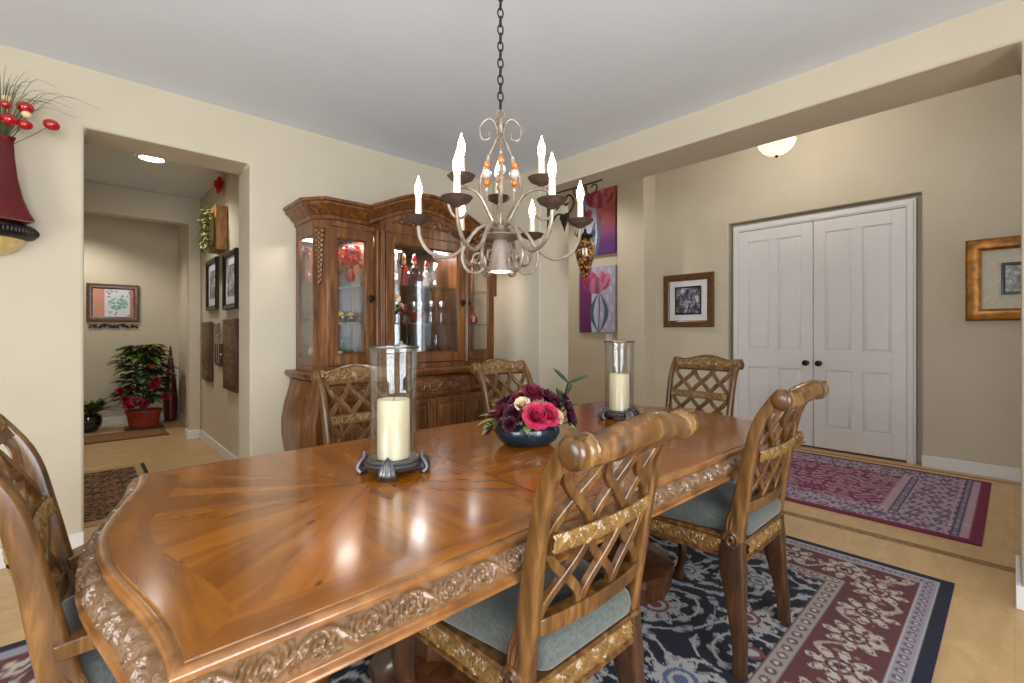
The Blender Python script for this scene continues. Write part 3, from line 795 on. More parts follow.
def arm_tip(parent, x, z, big=1):
    mb = MB().lathe([(.006, -.022), (.02, -.012), (.045, .0), (.052*big, .012), (.055*big, .014), (.05*big, .008), (.03, .001), (.013, .004)], 24, Matrix.Translation((x, 0, z))); mb.build('drip_cup', CUPM, parent)
    mb = MB().lathe([(.0125, .0), (.0125, .03), (.0135, .034), (.0125, .05), (.012, .085), (.010, .088)], 14, Matrix.Translation((x, 0, z))); mb.build('candle_sleeve', SLEEVE, parent)
    mb = MB().lathe([(.0085, .088), (.0115, .1), (.0155, .118), (.0145, .135), (.009, .153), (.004, .168), (.002, .178)], 14, Matrix.Translation((x, 0, z))); mb.build('bulb', BULB, parent)
for k in range(6):
    mb = MB()
    p = bez([(.02, 0, 1.655), (.06, 0, 1.668), (.105, 0, 1.64), (.15, 0, 1.575), (.215, 0, 1.535), (.285, 0, 1.555), (.322, 0, 1.61), (.33, 0, 1.66)], 8); mb.tube(p, .0075, 8)
    a = mb.build('arm', CHAND, ch); a.rotation_euler = (0, 0, PI/3*k)
    arm_tip(a, .33, 1.682)
    mb = MB(); p = bez([(.1, 0, 1.643), (.135, 0, 1.6), (.155, 0, 1.54), (.135, 0, 1.485), (.09, 0, 1.475), (.06, 0, 1.512), (.075, 0, 1.55), (.105, 0, 1.548), (.112, 0, 1.52), (.095, 0, 1.512)], 7)
    mb.tube(p, [.007-.003*i/len(p) for i in range(len(p))], 8); mb.build('arm_scroll', CHAND, a)
for k in range(3):
    mb = MB(); p = bez([(.02, 0, 1.65), (.05, 0, 1.70), (.10, 0, 1.775), (.16, 0, 1.795), (.215, 0, 1.775), (.235, 0, 1.72), (.21, 0, 1.675), (.17, 0, 1.68), (.155, 0, 1.71)], 8)
    mb.tube(p, [.0075-.002*i/len(p) for i in range(len(p))], 8)
    mb.tube([(.18, 0, 1.792), (.18, 0, 1.812)], .006, 8)
    a = mb.build('arm', CHAND, ch); a.rotation_euler = (0, 0, PI/2+2*PI/3*k); arm_tip(a, .18, 1.822)
mb = MB().lathe([(.026, 1.607), (.034, 1.59), (.04, 1.54), (.048, 1.50), (.056, 1.484), (.059, 1.478), (.054, 1.478), (.046, 1.5), (.036, 1.54), (.03, 1.585)], 24, caps=False); sh = mb.build('down_shade', plain('frosted_shade', S(158, 142, 132), .35, .2, var=.08), ch)
MB().ball((0, 0, 1.487), (.043, .043, .012), 16, 8).build('down_bulb', LITGL, sh)

# ------------------------------------------------------------------ HURRICANES AND FLOWERS ON THE TABLE
def hurricane(label, x, y, rz, tilt):
    t = thing('candle_hurricane', label, 'candle holder', (x, y, TZ+.0008), rz, 'hurricane candle holders')
    mb = MB().lathe([(.078, .016), (.09, .02), (.094, .032), (.088, .038), (.09, .044), (.084, .049), (.082, .047), (.0, .047)], 28)
    b = mb.build('base', PEWTER, t)
    for k in range(4):
        M = Matrix.Rotation(PI/4+PI/2*k, 4, 'Z'); mb = MB()
        for j in range(-2, 3):   # ribbed acanthus foot
            p = bez([(.108-.004*abs(j), j*.0115, .004), (.112, j*.010, .018), (.102, j*.008, .04), (.094, j*.006, .058-.005*abs(j)), (.099, j*.006, .067-.007*abs(j))], 5)
            mb.tube([M @ Vector(q) for q in p], [.0085-.003*i/len(p) for i in range(len(p))], 7)
        mb.ball((.098, 0, .007), (.017, .028, .007), 10, 6, M); mb.build('foot', PEWTER, b)
    mb = MB().lathe([(.076, .0485), (.077, .06), (.0765, .2), (.078, .38), (.082, .408), (.0835, .414), (.081, .414), (.0755, .38), (.0742, .2), (.0745, .0485)], 40, caps=False)
    mb.build('glass_shade', HGLASS, t)
    MB().lathe([(.0815, .409), (.0835, .411), (.0835, .4155), (.081, .4155)], 40, caps=False).build('rim', PEWTER, t)
    mb = MB().lathe([(.0, .048), (.052, .048), (.053, .055), (.053, .235), (.051, .24), (.043, .238), (.03, .232), (.0, .231)], 32)
    c = mb.build('candle', WAX, t); MB().tube([(0, 0, .23), (.001, 0, .242), (.004, 0, .248)], .0015, 6).build('wick', BLACK, c)
hurricane('glass hurricane with ivory candle on pewter base, nearer one in front of the display cabinet', .765, 1.405, .1, 0)
hurricane('glass hurricane with ivory candle on pewter base, farther one past the burgundy flowers', 2.13, 1.45, .35, 0)

TEAL = plain('glazed_teal', S(20, 40, 52), .25, var=.3, coat=.5)
BURG = plain('burgundy_petal', S(108, 26, 46), .6, var=.45, nscale=60)
DKPET = plain('dark_plum_petal', S(66, 20, 36), .55, var=.4, nscale=60)
PINK = plain('pink_petal', S(196, 52, 88), .6, var=.3, nscale=50)
CREAMP = plain('cream_petal', S(236, 214, 172), .6, var=.12, nscale=50)
LEAFG = plain('pale_leaf', S(136, 148, 84), .6, var=.35, nscale=30)
LEAFD = plain('dark_leaf', S(48, 74, 34), .5, var=.45, nscale=18)
t = thing('flower_bowl', 'low teal ribbed bowl of burgundy and pink artificial flowers', 'flower arrangement', (1.36, 1.375, TZ+.0008), CA)
mb = MB().lathe([(.07, .0), (.085, .004), (.105, .022), (.118, .048), (.117, .068), (.108, .08), (.114, .09), (.108, .094), (.1, .084), (.0, .08)], 48, Matrix.Diagonal((1.12, .82, 1, 1)), sq=lambda a: 1+.02*math.cos(24*a))
mb.build('bowl', TEAL, t)
rr = random.Random(5)
spec = [(-.105, -.02, .125, .05, 0), (-.055, -.075, .13, .048, 1), (-.03, .02, .17, .055, 0), (.02, -.02, .205, .055, 0), (.075, -.01, .185, .052, 1), (.105, .05, .165, .05, 0), (-.09, .06, .15, .05, 1), (.02, .07, .19, .05, 1),
        (.03, -.095, .125, .062, 2), (.075, -.08, .13, .055, 2), (-.02, -.06, .17, .036, 3), (.115, -.06, .12, .035, 3), (.155, -.03, .15, .042, 1), (.165, -.055, .105, .042, 1), (.15, .02, .185, .034, 1), (.175, .01, .12, .035, 1), (-.15, -.07, .075, .03, 1), (-.14, .03, .11, .036, 0), (-.07, -.11, .1, .035, 1)]
PM = [BURG, DKPET, PINK, CREAMP]
for x, y, z, r, mi in spec:
    mb = MB(); mb.bloom((x, y, z), r, *((15, 5) if mi == 2 else (10, 4)), (x*2, y*2-.05, .16), rnd=rr)
    q = Vector((x, y, z)); mb.tube([(x*.5, y*.5, .075), tuple(q*.9+Vector((0, 0, .0))), (x, y, z)], .003, 5); mb.build('blossom', PM[mi], t)
for d, b, L, W in (((-1, -.2, .25), (-.11, -.03, .1), .1, .05), ((-1, .1, .6), (-.12, 0, .1), .1, .045), ((-.9, -.5, .2), (-.11, -.05, .095), .08, .05), ((-1, -.4, .9), (-.1, -.02, .12), .08, .04), ((-.8, -.6, -.1), (-.12, -.05, .095), .08, .035), ((-.1, -1, .1), (0, -.09, .09), .06, .035), ((.7, -.6, .1), (.13, -.05, .1), .08, .03), ((.9, .3, .5), (.12, .05, .12), .08, .04), ((.3, 1, .3), (.03, .09, .1), .09, .045)):
    MB().leaf(b, d, L, W, .4).build('leaf', LEAFG, t)

# green shoots standing beyond the table
t = thing('potted_shoot', 'thin green strap leaf shoot in a slim floor vase beyond the table', 'plant', (2.99, 2.57, .0095))
MB().lathe([(.075, .001), (.085, .02), (.09, .25), (.075, .48), (.06, .55), (.068, .58), (.06, .58), (.05, .54), (0, .53)], 24).build('floor_vase', PEWTER, t)
mb = MB(); mb.tube(bez([(-.02, .02, .5), (-.01, .01, .65), (.01, -.01, .76), (.02, -.02, .81)], 6), .009, 6); mb.build('stem', LEAFD, t)
LEAFP = plain('strap_leaf', S(48, 92, 46), .45, var=.3, nscale=14)
for b, d, L, W in (((.02, -.02, .8), (-.75, .65, 1.1), .2, .032), ((.02, -.02, .8), (.75, -.7, .5), .19, .03), ((.01, -.01, .7), (.4, -.3, 1.2), .12, .025), ((.0, .0, .6), (-.3, .3, 1), .2, .05), ((.0, 0, .56), (.7, -.6, .4), .16, .07), ((0, 0, .56), (-.6, .5, .6), .16, .07), ((0, 0, .56), (.1, -.8, .5), .15, .06)):
    MB().leaf(b, d, L, W, .1, up=(.68, .73, .0)).build('leaf', LEAFP, t)

# ------------------------------------------------------------------ CHINA CABINET (x along wall, y = -depth)
CXC = 1.97
cab = thing('china_cabinet', 'large carved brown display cabinet with arched crown and glass doors', 'cabinet', (CXC, 3.583, 0))
def foot(o, hw=.81, f=.42, c=.50, bx=.36, cant=.07, cy=.33):
    return [(-hw-o, 0), (-hw-o, -cy), (-hw+cant-o*.6, -f-o), (-bx-.03-o*.2, -f-o), (-bx-o, -c-o), (bx+o, -c-o), (bx+.03+o*.2, -f-o), (hw-cant+o*.6, -f-o), (hw+o, -cy), (hw+o, 0)]
# base with bombe flanks
mb = MB(); rings = []
for z, o in ((.0, .0), (.05, .0), (.08, .0), (.1, -.03), (.2, .0), (.35, .035), (.5, .06), (.62, .062), (.74, .04), (.84, .01), (.9, .0)):
    rings.append([(x*(1+(o+.04)/.81), y*(1+o*.25)-.03*(y < -.01), z) for x, y in foot(0)])
mb.loft(rings); base_ = mb.build('buffet_body', CABW, cab, angle=40)
mb = MB(); mb.loft([[(x, y-.03*(y < -.01), z) for x, y in foot(o)] for o, z in ((.03, .9), (.05, .912), (.07, .925), (.08, .94), (.08, .955), (.07, .965))]); mb.build('buffet_top', CABW, cab, angle=40)
# buffet fronts: three carved drawers and doors
def front_panel(mb, x0, x1, y, z0, z1, fr=.045):
    t = .018
    mb.box(x0, x0+fr, y-t, y, z0, z1); mb.box(x1-fr, x1, y-t, y, z0, z1); mb.box(x0+fr, x1-fr, y-t, y, z0, z0+fr); mb.box(x0+fr, x1-fr, y-t, y, z1-fr, z1)
    q = lambda d, yy: [(x0+fr+d, yy, z0+fr+d), (x1-fr-d, yy, z0+fr+d), (x1-fr-d, yy, z1-fr-d), (x0+fr+d, yy, z1-fr-d)]
    mb.loft([q(0, y-.002), q(.006, y-.006), q(.03, y-.014), q(.032, y-.014)])
def carve_strip(mb, x0, x1, y, z0, z1, L=.16, amp=.016):
    nu, nv = int((x1-x0)/.007), 11
    U, V = np.meshgrid(np.linspace(x0, x1, nu), np.linspace(0, 1, nv), indexing='ij')
    w = np.sqrt(np.maximum(0, 1-((U-(x0+x1)/2)/((x1-x0)/2))**2))
    mb.relief(np.stack([U, np.full_like(U, y), z0+(z1-z0)*(.5+(V-.5)*w)], -1), np.broadcast_to(np.array([0, -1., 0]), U.shape+(3,)), scroll_h(np.abs(U-(x0+x1)/2)+.02, V, L, z1-z0), amp)
yf_s, yf_c = -.474, -.556
for x0, x1, y in ((-.74, -.42, yf_s), (-.35, .35, yf_c), (.42, .74, yf_s)):
    d = MB(); d.box(x0, x1, y-.02, y, .755, .885); d.box(x0+.015, x1-.015, y-.026, y-.02, .768, .872)
    o = d.build('drawer', CABW, cab, bev=.005)
    cv = MB(); carve_strip(cv, x0+.05, x1-.05, y-.026, .785, .858); cv.build('drawer_carving', CABC, o, angle=60)
for x0, x1, y in ((-.74, -.42, yf_s-.012), (-.35, -.003, yf_c-.012), (.003, .35, yf_c-.012), (.42, .74, yf_s-.012)):
    d = MB(); front_panel(d, x0, x1, y, .12, .735); o = d.build('buffet_door', CABW, cab, bev=.003)
    sx = x1-.025 if x0 in (-.74, -.35) else x0+.025
    k = MB(); k.ball((sx, y-.024, .47), (.008, .006, .03), 10, 8); k.ball((sx, y-.034, .45), (.006, .006, .018), 8, 6); k.build('door_pull', BRONZE, o)
# hutch carcass: back, floor, top, posts
mb = MB()
mb.loft([[(x, y, z) for x, y in foot(0)] for z in (.965, 1.0)]); mb.loft([[(x, y, z) for x, y in foot(0)] for z in (1.965, 2.03)])
mb.box(-.81, .81, -.02, 0, 1.0, 1.965)
hut = mb.build('hutch_body', CABW, cab)
mb = MB()
mb.box(-.79, -.40, -.026, -.0205, 1.0, 1.96); mb.box(-.34, .34, -.026, -.0205, 1.0, 1.96); mb.box(.40, .79, -.026, -.0205, 1.0, 1.96); mb.build('mirror', MIRROR, hut)
for s in (-1, 1):
    post = MB(); post.prism([(s*.81, -.33), (s*.74, -.42), (s*.70, -.41), (s*.775, -.31)][::s], .99, 1.97)
    post.box(min(s*.81, s*.785), max(s*.81, s*.785), -.05, -.02, 1.0, 1.965)
    post.box(min(s*.81, s*.79), max(s*.81, s*.79), -.33, -.05, 1.0, 1.06); post.box(min(s*.81, s*.79), max(s*.81, s*.79), -.33, -.05, 1.90, 1.965)
    o = post.build('corner_post', CABW, cab, bev=.003)
    cv = MB(); n = Vector((s*.09, -.07, 0)).normalized(); mid = Vector((s*.775, -.375, 0)); tt = Vector((s*.07, .09, 0)).normalized()
    for k in range(11):
        z = 1.925-.033*k; w = .036*(1-.06*k)
        for q in (-1, 1): cv.ball(tuple(mid+n*.006+tt*q*w*.55+Vector((0, 0, z))), (w*.7, w*.6, .025), 8, 6)
        cv.ball(tuple(mid+n*.016+Vector((0, 0, z-.016))), (.014, .014, .022), 8, 6)
    cv.build('carved_drop', CABC, o)
    MB().box(min(s*.8, s*.796), max(s*.8, s*.796), -.33, -.05, 1.06, 1.90).build('side_pane', GLASS, o)
    # pilaster between the doors (reeded)
    pl = MB(); pl.box(min(s*.36, s*.405), max(s*.36, s*.405), -.455, -.03, 1.0, 1.965)
    for q in (.368, .383, .398): pl.tube([(s*q, -.5 if q < .39 else -.46, 1.0), (s*q, -.5 if q < .39 else -.46, 1.965)], .0085, 10)
    pl.box(min(s*.36, s*.39), max(s*.36, s*.39), -.498, -.455, 1.0, 1.965)
    pl.build('pilaster', CABW, cab)
def glass_door(x0, x1, y, kx, st=.06):
    z0, z1 = 1.005, 1.96; d = MB()
    d.box(x0, x0+st, y-.024, y, z0, z1); d.box(x1-st, x1, y-.024, y, z0, z1); d.box(x0+st, x1-st, y-.024, y, z0, z0+.075); d.box(x0+st, x1-st, y-.024, y, z1-.075, z1)
    for a, b, c, e in ((x0+st, x0+st+.008, z0+.075, z1-.075), (x1-st-.008, x1-st, z0+.075, z1-.075), (x0+st, x1-st, z0+.075, z0+.083), (x0+st, x1-st, z1-.083, z1-.075)): d.box(a, b, y-.016, y-.008, c, e)
    o = d.build('glass_door', CABW, cab, bev=.004)
    MB().box(x0+st-.002, x1-st+.002, y-.012, y-.009, z0+.073, z1-.073).build('door_pane', GLASS, o)
    k = MB(); k.ball((kx, y-.03, 1.475), (.014, .008, .03), 10, 8); k.lathe([(.008, 0), (.008, .012), (.016, .018), (.018, .028), (.008, .036)], 14, Matrix.Translation((kx, y-.03, 1.48)) @ Matrix.Rotation(PI/2, 4, 'X')); k.build('door_knob', BRONZE, o)
glass_door(-.735, -.41, -.40, -.435, .062); glass_door(-.355, .355, -.48, .325, .068); glass_door(.41, .735, -.40, .435, .062)
sh = MB()
for z in (1.30, 1.59):
    sh.prism([(-.78, -.03), (-.78, -.30), (-.71, -.385), (-.41, -.385), (-.41, -.03)], z, z+.008); sh.prism([(.78, -.03), (.41, -.03), (.41, -.385), (.71, -.385), (.78, -.30)], z, z+.008)
    sh.box(-.355, .355, -.46, -.03, z, z+.008)
sh.build('glass_shelf', SHELFG, cab)
# crown: stepped cornice that swells into an arched pediment over the middle
prof = [(.0, 2.0), (.012, 2.006), (.012, 2.03), (.028, 2.04), (.045, 2.065), (.07, 2.085), (.075, 2.09), (.075, 2.105), (.09, 2.112), (.09, 2.13), (.0, 2.132)]
for s in (-1, 1):
    def half(o):
        pts = [(s*(.81+o), 0), (s*(.81+o), -.33-o*.3), (s*(.74+o*.55), -.42-o), (s*.40, -.42-o), (s*.40, 0)]
        return pts if s < 0 else pts[::-1]
    MB().loft([[(x, y, z) for x, y in half(o)] for o, z in prof]).build('cornice', CABW, cab, angle=30)
mb = MB(); arch = lambda x: .15*max(0, math.cos(PI/2*min(1, abs(x)/.47)))**1.1
cr = MB(); rg = []
for k in range(49):
    x = -.47+.94*k/48; e = 1 if abs(x) < .44 else 0
    rg.append([(x, -.49-o, z+arch(x)) for o, z in prof]+[(x, -.38, 2.132+arch(x)), (x, -.38, 2.0+arch(x))])
cr.loft(rg); cr.build('arched_pediment', CABW, cab, angle=30)
tp = MB(); rg = []
for k in range(41):
    x = -.40+.80*k/40; rg.append([(x, -.40, 1.95), (x, -.492, 1.95), (x, -.492, 2.02+arch(x)), (x, -.40, 2.02+arch(x))])
tp.loft(rg); tym = tp.build('tympanum', CABW, cab)
cv = MB(); nu, nv = 100, 11; U, V = np.meshgrid(np.linspace(-.3, .3, nu), np.linspace(0, 1, nv), indexing='ij')
zc = 1.985+np.vectorize(arch)(U)*.62; hw = .036*np.sqrt(np.maximum(0, 1-(U/.3)**2))+.001
cv.relief(np.stack([U, np.full_like(U, -.493), zc+(V-.5)*2*hw], -1), np.broadcast_to(np.array([0, -1., 0]), U.shape+(3,)), scroll_h(np.abs(U)+.02, V, .15, .07), .016)
cv.build('pediment_carving', CABC, tym, angle=60)

# contents of the cabinet
REDGL = plain('red_glass', S(150, 16, 26), .08, var=.15, coat=1)
REDPET = plain('red_petal', S(196, 30, 44), .6, var=.3, nscale=60)
SILVER = plain('silver_ware', S(196, 190, 184), .18, 1, var=.05)
CHINA = plain('white_china', S(232, 224, 214), .2, var=.03, coat=.6)
CRY = thin_glass('cut_crystal', (.93, .93, .95, 1), .8, .12)
GOLD = plain('gold_trim', S(190, 140, 60), .3, .9)
ZS = (1.0008, 1.3088, 1.5988)
def at(x, y): return (CXC+x, 3.583+y)
def lathe_thing(name, label, cat, x, y, z, prof, mat, group=None, n=20, sq=None):
    o = MB().lathe(prof, n, sq=sq).build(name, mat, loc=at(x, y)+(z,)); return tag(o, label, cat, group)
vase = [(.03, 0), (.036, .004), (.05, .05), (.052, .08), (.034, .13), (.03, .15), (.038, .165), (.03, .165), (.022, .14), (0, .13)]
def bouquet(name, label, x, y, z, vm, pm, r, n, seed, vs=1.0, leafm=None):
    t = thing(name, label, 'flower arrangement', at(x, y)+(z,)); rn = random.Random(seed)
    MB().lathe([(a*vs, b*vs) for a, b in vase], 20).build('vase', vm, t)
    for k in range(n):
        a = rn.uniform(0, 2*PI); q = rn.uniform(.15, 1); zz = .15*vs+rn.uniform(.02, .15)
        c = (q*r*math.cos(a), q*r*math.sin(a)*.8, zz); mb = MB(); mb.bloom(c, rn.uniform(.028, .04), 8, 3, (c[0], c[1], .06), rnd=rn); mb.tube([(0, 0, .12*vs), c], .002, 5); mb.build('blossom', pm, t)
    if leafm:
        for k in range(7):
            a = 2*PI*k/7; MB().leaf((0, 0, .14*vs), (math.cos(a), math.sin(a), .8), .13, .03, .3).build('leaf', leafm, t)
bouquet('red_bouquet', 'red blossoms in a red vase on the topmost shelf, beside the reeded pilaster', -.505, -.24, ZS[2], REDGL, REDPET, .075, 22, 3, .7)
bouquet('red_bouquet', 'red blossoms in a white vase, topmost shelf beside the cabinet side window', -.665, -.2, ZS[2], CHINA, REDPET, .05, 16, 4, .8)
lathe_thing('red_vase', 'slim red glass vase alone at the very side pane of the cabinet', 'vase', -.74, -.09, ZS[2], [(.025, 0), (.04, .06), (.03, .13), (.012, .18), (.02, .22), (.014, .22), (0, .17)], REDGL)
for k, (x, y) in enumerate(((-.69, -.22), (-.57, -.24), (-.48, -.2))):
    t = thing('ornament_posy', ('cream posy in a small bowl, middle shelf by the side pane of the cabinet', 'cream posy in a small bowl, middle of the shelf behind the narrow glass door', 'cream posy in a small bowl, middle shelf beside the reeded pilaster')[k], 'ornament', at(x, y)+(ZS[1],), 0, 'cream posies on the middle shelf'); rn = random.Random(k)
    MB().lathe([(.02, 0), (.03, .004), (.042, .03), (.04, .04), (0, .038)], 18).build('bowl', SILVER, t)
    for j in range(6):
        a = 2*PI*j/6; MB().bloom((.025*math.cos(a), .025*math.sin(a), .055+.01*(j % 2)), .024, 7, 2, (math.cos(a), math.sin(a), 1.2), rnd=rn).build('blossom', (CREAMP, LEAFG)[j % 2], t)
lathe_thing('silver_teapot', 'round silver pot on the cabinet floor behind the narrow door near the passage', 'pot', -.6, -.24, ZS[0], [(.035, 0), (.06, .02), (.075, .06), (.06, .1), (.03, .115), (.012, .122), (.016, .135), (.004, .145)], SILVER)
lathe_thing('silver_bowl', 'footed silver bowl on the cabinet floor beside the reeded pilaster', 'bowl', -.5, -.13, ZS[0], [(.04, 0), (.035, .01), (.015, .03), (.05, .06), (.075, .095), (.07, .095), (.04, .065), (0, .05)], SILVER)
lathe_thing('silver_urn', 'lidded silver urn on the cabinet floor next to the side pane', 'urn', -.725, -.15, ZS[0], [(.035, 0), (.02, .03), (.05, .07), (.052, .11), (.03, .14), (.01, .155), (.012, .17), (.002, .18)], SILVER)
# middle section, top shelf: crystal, figurines
gob = [(.032, 0), (.03, .004), (.006, .012), (.005, .075), (.02, .09), (.033, .12), (.034, .16), (.032, .16), (.028, .12), (0, .095)]
def crystal(x, y, z, k, label):
    return lathe_thing('crystal_vase', label, 'vase', x, y, z, [(a*(.9+.2*(k % 2)), b*(1.15+.15*(k % 3))) for a, b in [(.03, 0), (.04, .02), (.045, .08), (.03, .13), (.045, .2), (.04, .2), (.025, .13), (0, .03)]], CRY, 'crystal vases on the top shelf', 16, lambda a: 1+.06*math.cos(8*a))
for k, (x, y, l) in enumerate(((-.27, -.2, 'cut crystal vase at the pilaster end of the central top shelf'), (-.19, -.33, 'cut crystal vase standing forward on the central top shelf beside the figurines'), (-.18, -.14, 'cut crystal vase at the back of the central top shelf'), (.24, -.2, 'cut crystal vase nearest the central door knob on the top shelf'))): crystal(x, y, ZS[2], k, l)
def figurine(x, y, z, label, m1, m2, h=1.0):
    t = thing('figurine', label, 'figurine', at(x, y)+(z,), 0, 'figurines on the central top shelf')
    MB().lathe([(.036*h, 0), (.038*h, .008*h), (.03*h, .012*h), (.034*h, .03*h), (.026*h, .09*h), (.018*h, .12*h), (.026*h, .145*h), (.012*h, .168*h), (0, .17*h)], 18).build('robe', m1, t)
    MB().ball((0, 0, .19*h), (.017*h, .017*h, .021*h), 12, 8).build('head', CREAMP, t)
    MB().lathe([(.02*h, .198*h), (.016*h, .215*h), (.012*h, .24*h), (.004*h, .25*h)], 14).build('hat', m2, t)
    for s in (-1, 1): MB().tube([(s*.02*h, 0, .145*h), (s*.034*h, -.008, .115*h), (s*.022*h, -.028*h, .095*h)], .008*h, 8).build('sleeve', m1, t)
figurine(-.07, -.26, ZS[2], 'standing figurine in red robe, first of the pair on the central top shelf', REDGL, GOLD, 1.05)
figurine(.03, -.25, ZS[2], 'standing figurine in dark plum robe, second of the pair on the central top shelf', DKPET, REDGL, 1.1)
figurine(.13, -.27, ZS[2], 'small white figurine with a red hat on the central top shelf', CHINA, REDGL, .9)
# middle shelf: lilies, red bowl, stemware
t = thing('lily_bouquet', 'white lilies with green leaves on the central middle shelf', 'flower arrangement', at(-.19, -.26)+(ZS[1],)); rn = random.Random(8)
MB().lathe([(.03, 0), (.045, .02), (.05, .05), (.035, .075), (.04, .085), (.03, .085), (0, .06)], 20).build('vase', CRY, t)
for k in range(7):
    a = 2*PI*k/7+.3; q = .075 if k else 0; c = (q*math.cos(a), q*math.sin(a)*.8, .13+.03*(k % 3)); mb = MB(); mb.bloom(c, .05, 6, 2, (math.cos(a), math.sin(a), .7), rnd=rn); mb.tube([(0, 0, .06), c], .003, 5); mb.build('blossom', CREAMP, t)
for k in range(8): a = 2*PI*k/8; MB().leaf((0, 0, .07), (math.cos(a)*.6, math.sin(a)*.6, .9), .08, .03, .2).build('leaf', LEAFG, t)
bw = lathe_thing('red_glass_bowl', 'wavy red glass bowl on the central middle shelf', 'bowl', .03, -.28, ZS[1], [(.03, 0), (.034, .006), (.02, .02), (.06, .06), (.085, .09), (.08, .09), (.05, .06), (0, .03)], REDGL, None, 32, lambda a: 1+.07*math.cos(6*a))
gl = ['clear stemmed glass at the back of the central middle shelf, nearest the lilies', 'clear stemmed glass at the back of the central middle shelf, behind the red bowl', 'clear stemmed glass at the back of the central middle shelf, farthest from the lilies', 'clear stemmed glass at the front of the central middle shelf, beside the red bowl', 'clear stemmed glass at the front of the central middle shelf, beside the door stile']
for k, (x, y) in enumerate(((.1, -.13), (.17, -.13), (.25, -.14), (.16, -.3), (.25, -.31))): lathe_thing('wine_glass', gl[k], 'wine glass', x, y, ZS[1], [(a, b*1.15) for a, b in gob], CRY, 'stemware in the cabinet', 16)
lathe_thing('red_goblet', 'red glass goblet behind the wavy red bowl on the middle shelf', 'goblet', .02, -.1, ZS[1], gob, REDGL, None, 16)
lathe_thing('china_tureen', 'white china tureen on the cabinet floor behind the central door', 'tureen', -.06, -.2, ZS[0], [(.05, 0), (.04, .012), (.08, .05), (.095, .085), (.09, .09), (.07, .12), (.03, .14), (.012, .145), (.014, .16), (.002, .168)], CHINA)
t = thing('china_shell', 'green and cream leaf shaped dish standing on the central cabinet floor', 'dish', at(-.25, -.3)+(ZS[0],))
MB().lathe([(.04, 0), (.05, .006), (.02, .02), (.01, .03)], 16).build('stand', GOLD, t)
for k in range(6): a = -1.2+.48*k; MB().leaf((0, 0, .028), (math.sin(a), 0, math.cos(a)*.8+.3), .1, .05, .1, up=(0, -1, 0)).build('leaf', LEAFG, t)
lathe_thing('copper_pot', 'small copper coloured pot on the central cabinet floor', 'pot', .1, -.3, ZS[0], [(.03, 0), (.06, .02), (.062, .04), (.03, .075), (.012, .09), (.008, .12), (.002, .122)], plain('copper', S(150, 92, 52), .3, .6))
lathe_thing('dark_decanter', 'dark glass decanter on the cabinet floor beside the central door stile', 'decanter', .24, -.25, ZS[0], [(.045, 0), (.05, .01), (.05, .09), (.016, .13), (.014, .18), (.02, .185), (.018, .21), (.002, .22)], plain('dark_glass', S(60, 34, 40), .1, coat=1))
# far narrow section
lathe_thing('red_pitcher', 'round red glass pitcher on the top shelf of the far narrow cabinet section', 'pitcher', .54, -.24, ZS[2], [(.03, 0), (.055, .03), (.06, .06), (.03, .1), (.022, .12), (.034, .15), (.028, .15), (.018, .12), (0, .05)], REDGL)
lathe_thing('red_bottle', 'tall red bottle on the middle shelf of the far narrow cabinet section', 'bottle', .5, -.25, ZS[1], [(.028, 0), (.032, .004), (.032, .14), (.012, .18), (.011, .23), (.014, .235), (.002, .238)], REDGL)
lathe_thing('red_decanter', 'red decanter with stopper beside the tall red bottle', 'decanter', .62, -.27, ZS[1], [(.03, 0), (.048, .02), (.05, .05), (.016, .1), (.011, .14), (.018, .145), (.016, .165), (.002, .175)], REDGL)
lathe_thing('dark_jug', 'small dark jug on the floor of the far narrow cabinet section', 'jug', .53, -.25, ZS[0], [(.03, 0), (.045, .03), (.045, .06), (.025, .1), (.032, .13), (.028, .13), (0, .08)], plain('dark_glaze', S(46, 38, 36), .25))

# ------------------------------------------------------------------ PICTURES
def canvas(name, label, yc, zc, w, h, pat):
    """stretched canvas on the x = 5.72 wall, picture facing -x"""
    nu, nv = 70, 100
    U, V = np.meshgrid(np.linspace(0, 1, nu), np.linspace(0, 1, nv), indexing='ij')
    C = pat(U, V).reshape(-1, 3); d = .04
    vs = np.stack([np.full(nu*nv, -d), (.5-U.ravel())*w, (V.ravel()-.5)*h], -1)
    idx = np.arange(nu*nv).reshape(nu, nv)
    F = np.stack([idx[:-1, :-1], idx[1:, :-1], idx[1:, 1:], idx[:-1, 1:]], -1).reshape(-1, 4)
    per = np.concatenate([idx[:, 0], idx[-1, 1:], idx[-2::-1, -1], idx[0, -2:0:-1]]); n = len(vs); m = len(per)
    low = vs[per].copy(); low[:, 0] = -.002; k = np.arange(m)
    F = np.concatenate([F, np.stack([per[k], n+k, n+(k+1) % m, per[(k+1) % m]], -1)])
    me = bpy.data.meshes.new(name); me.from_pydata(np.concatenate([vs, low]).tolist(), [], F.tolist()); me.update()
    at_ = me.color_attributes.new('pattern', 'FLOAT_COLOR', 'POINT'); C = np.concatenate([C, C[per]])
    at_.data.foreach_set('color', np.concatenate([np.clip(C, 0, 1), np.ones((len(C), 1))], 1).astype(np.float32).ravel())
    me.materials.append(CANV); o = bpy.data.objects.new(name, me); COL.objects.link(o); o.location = (5.718, yc, zc)
    return tag(o, label, 'painting', 'tulip canvases')
CANV = attr_mat('painted_canvas', .7, 300, .2, 0)
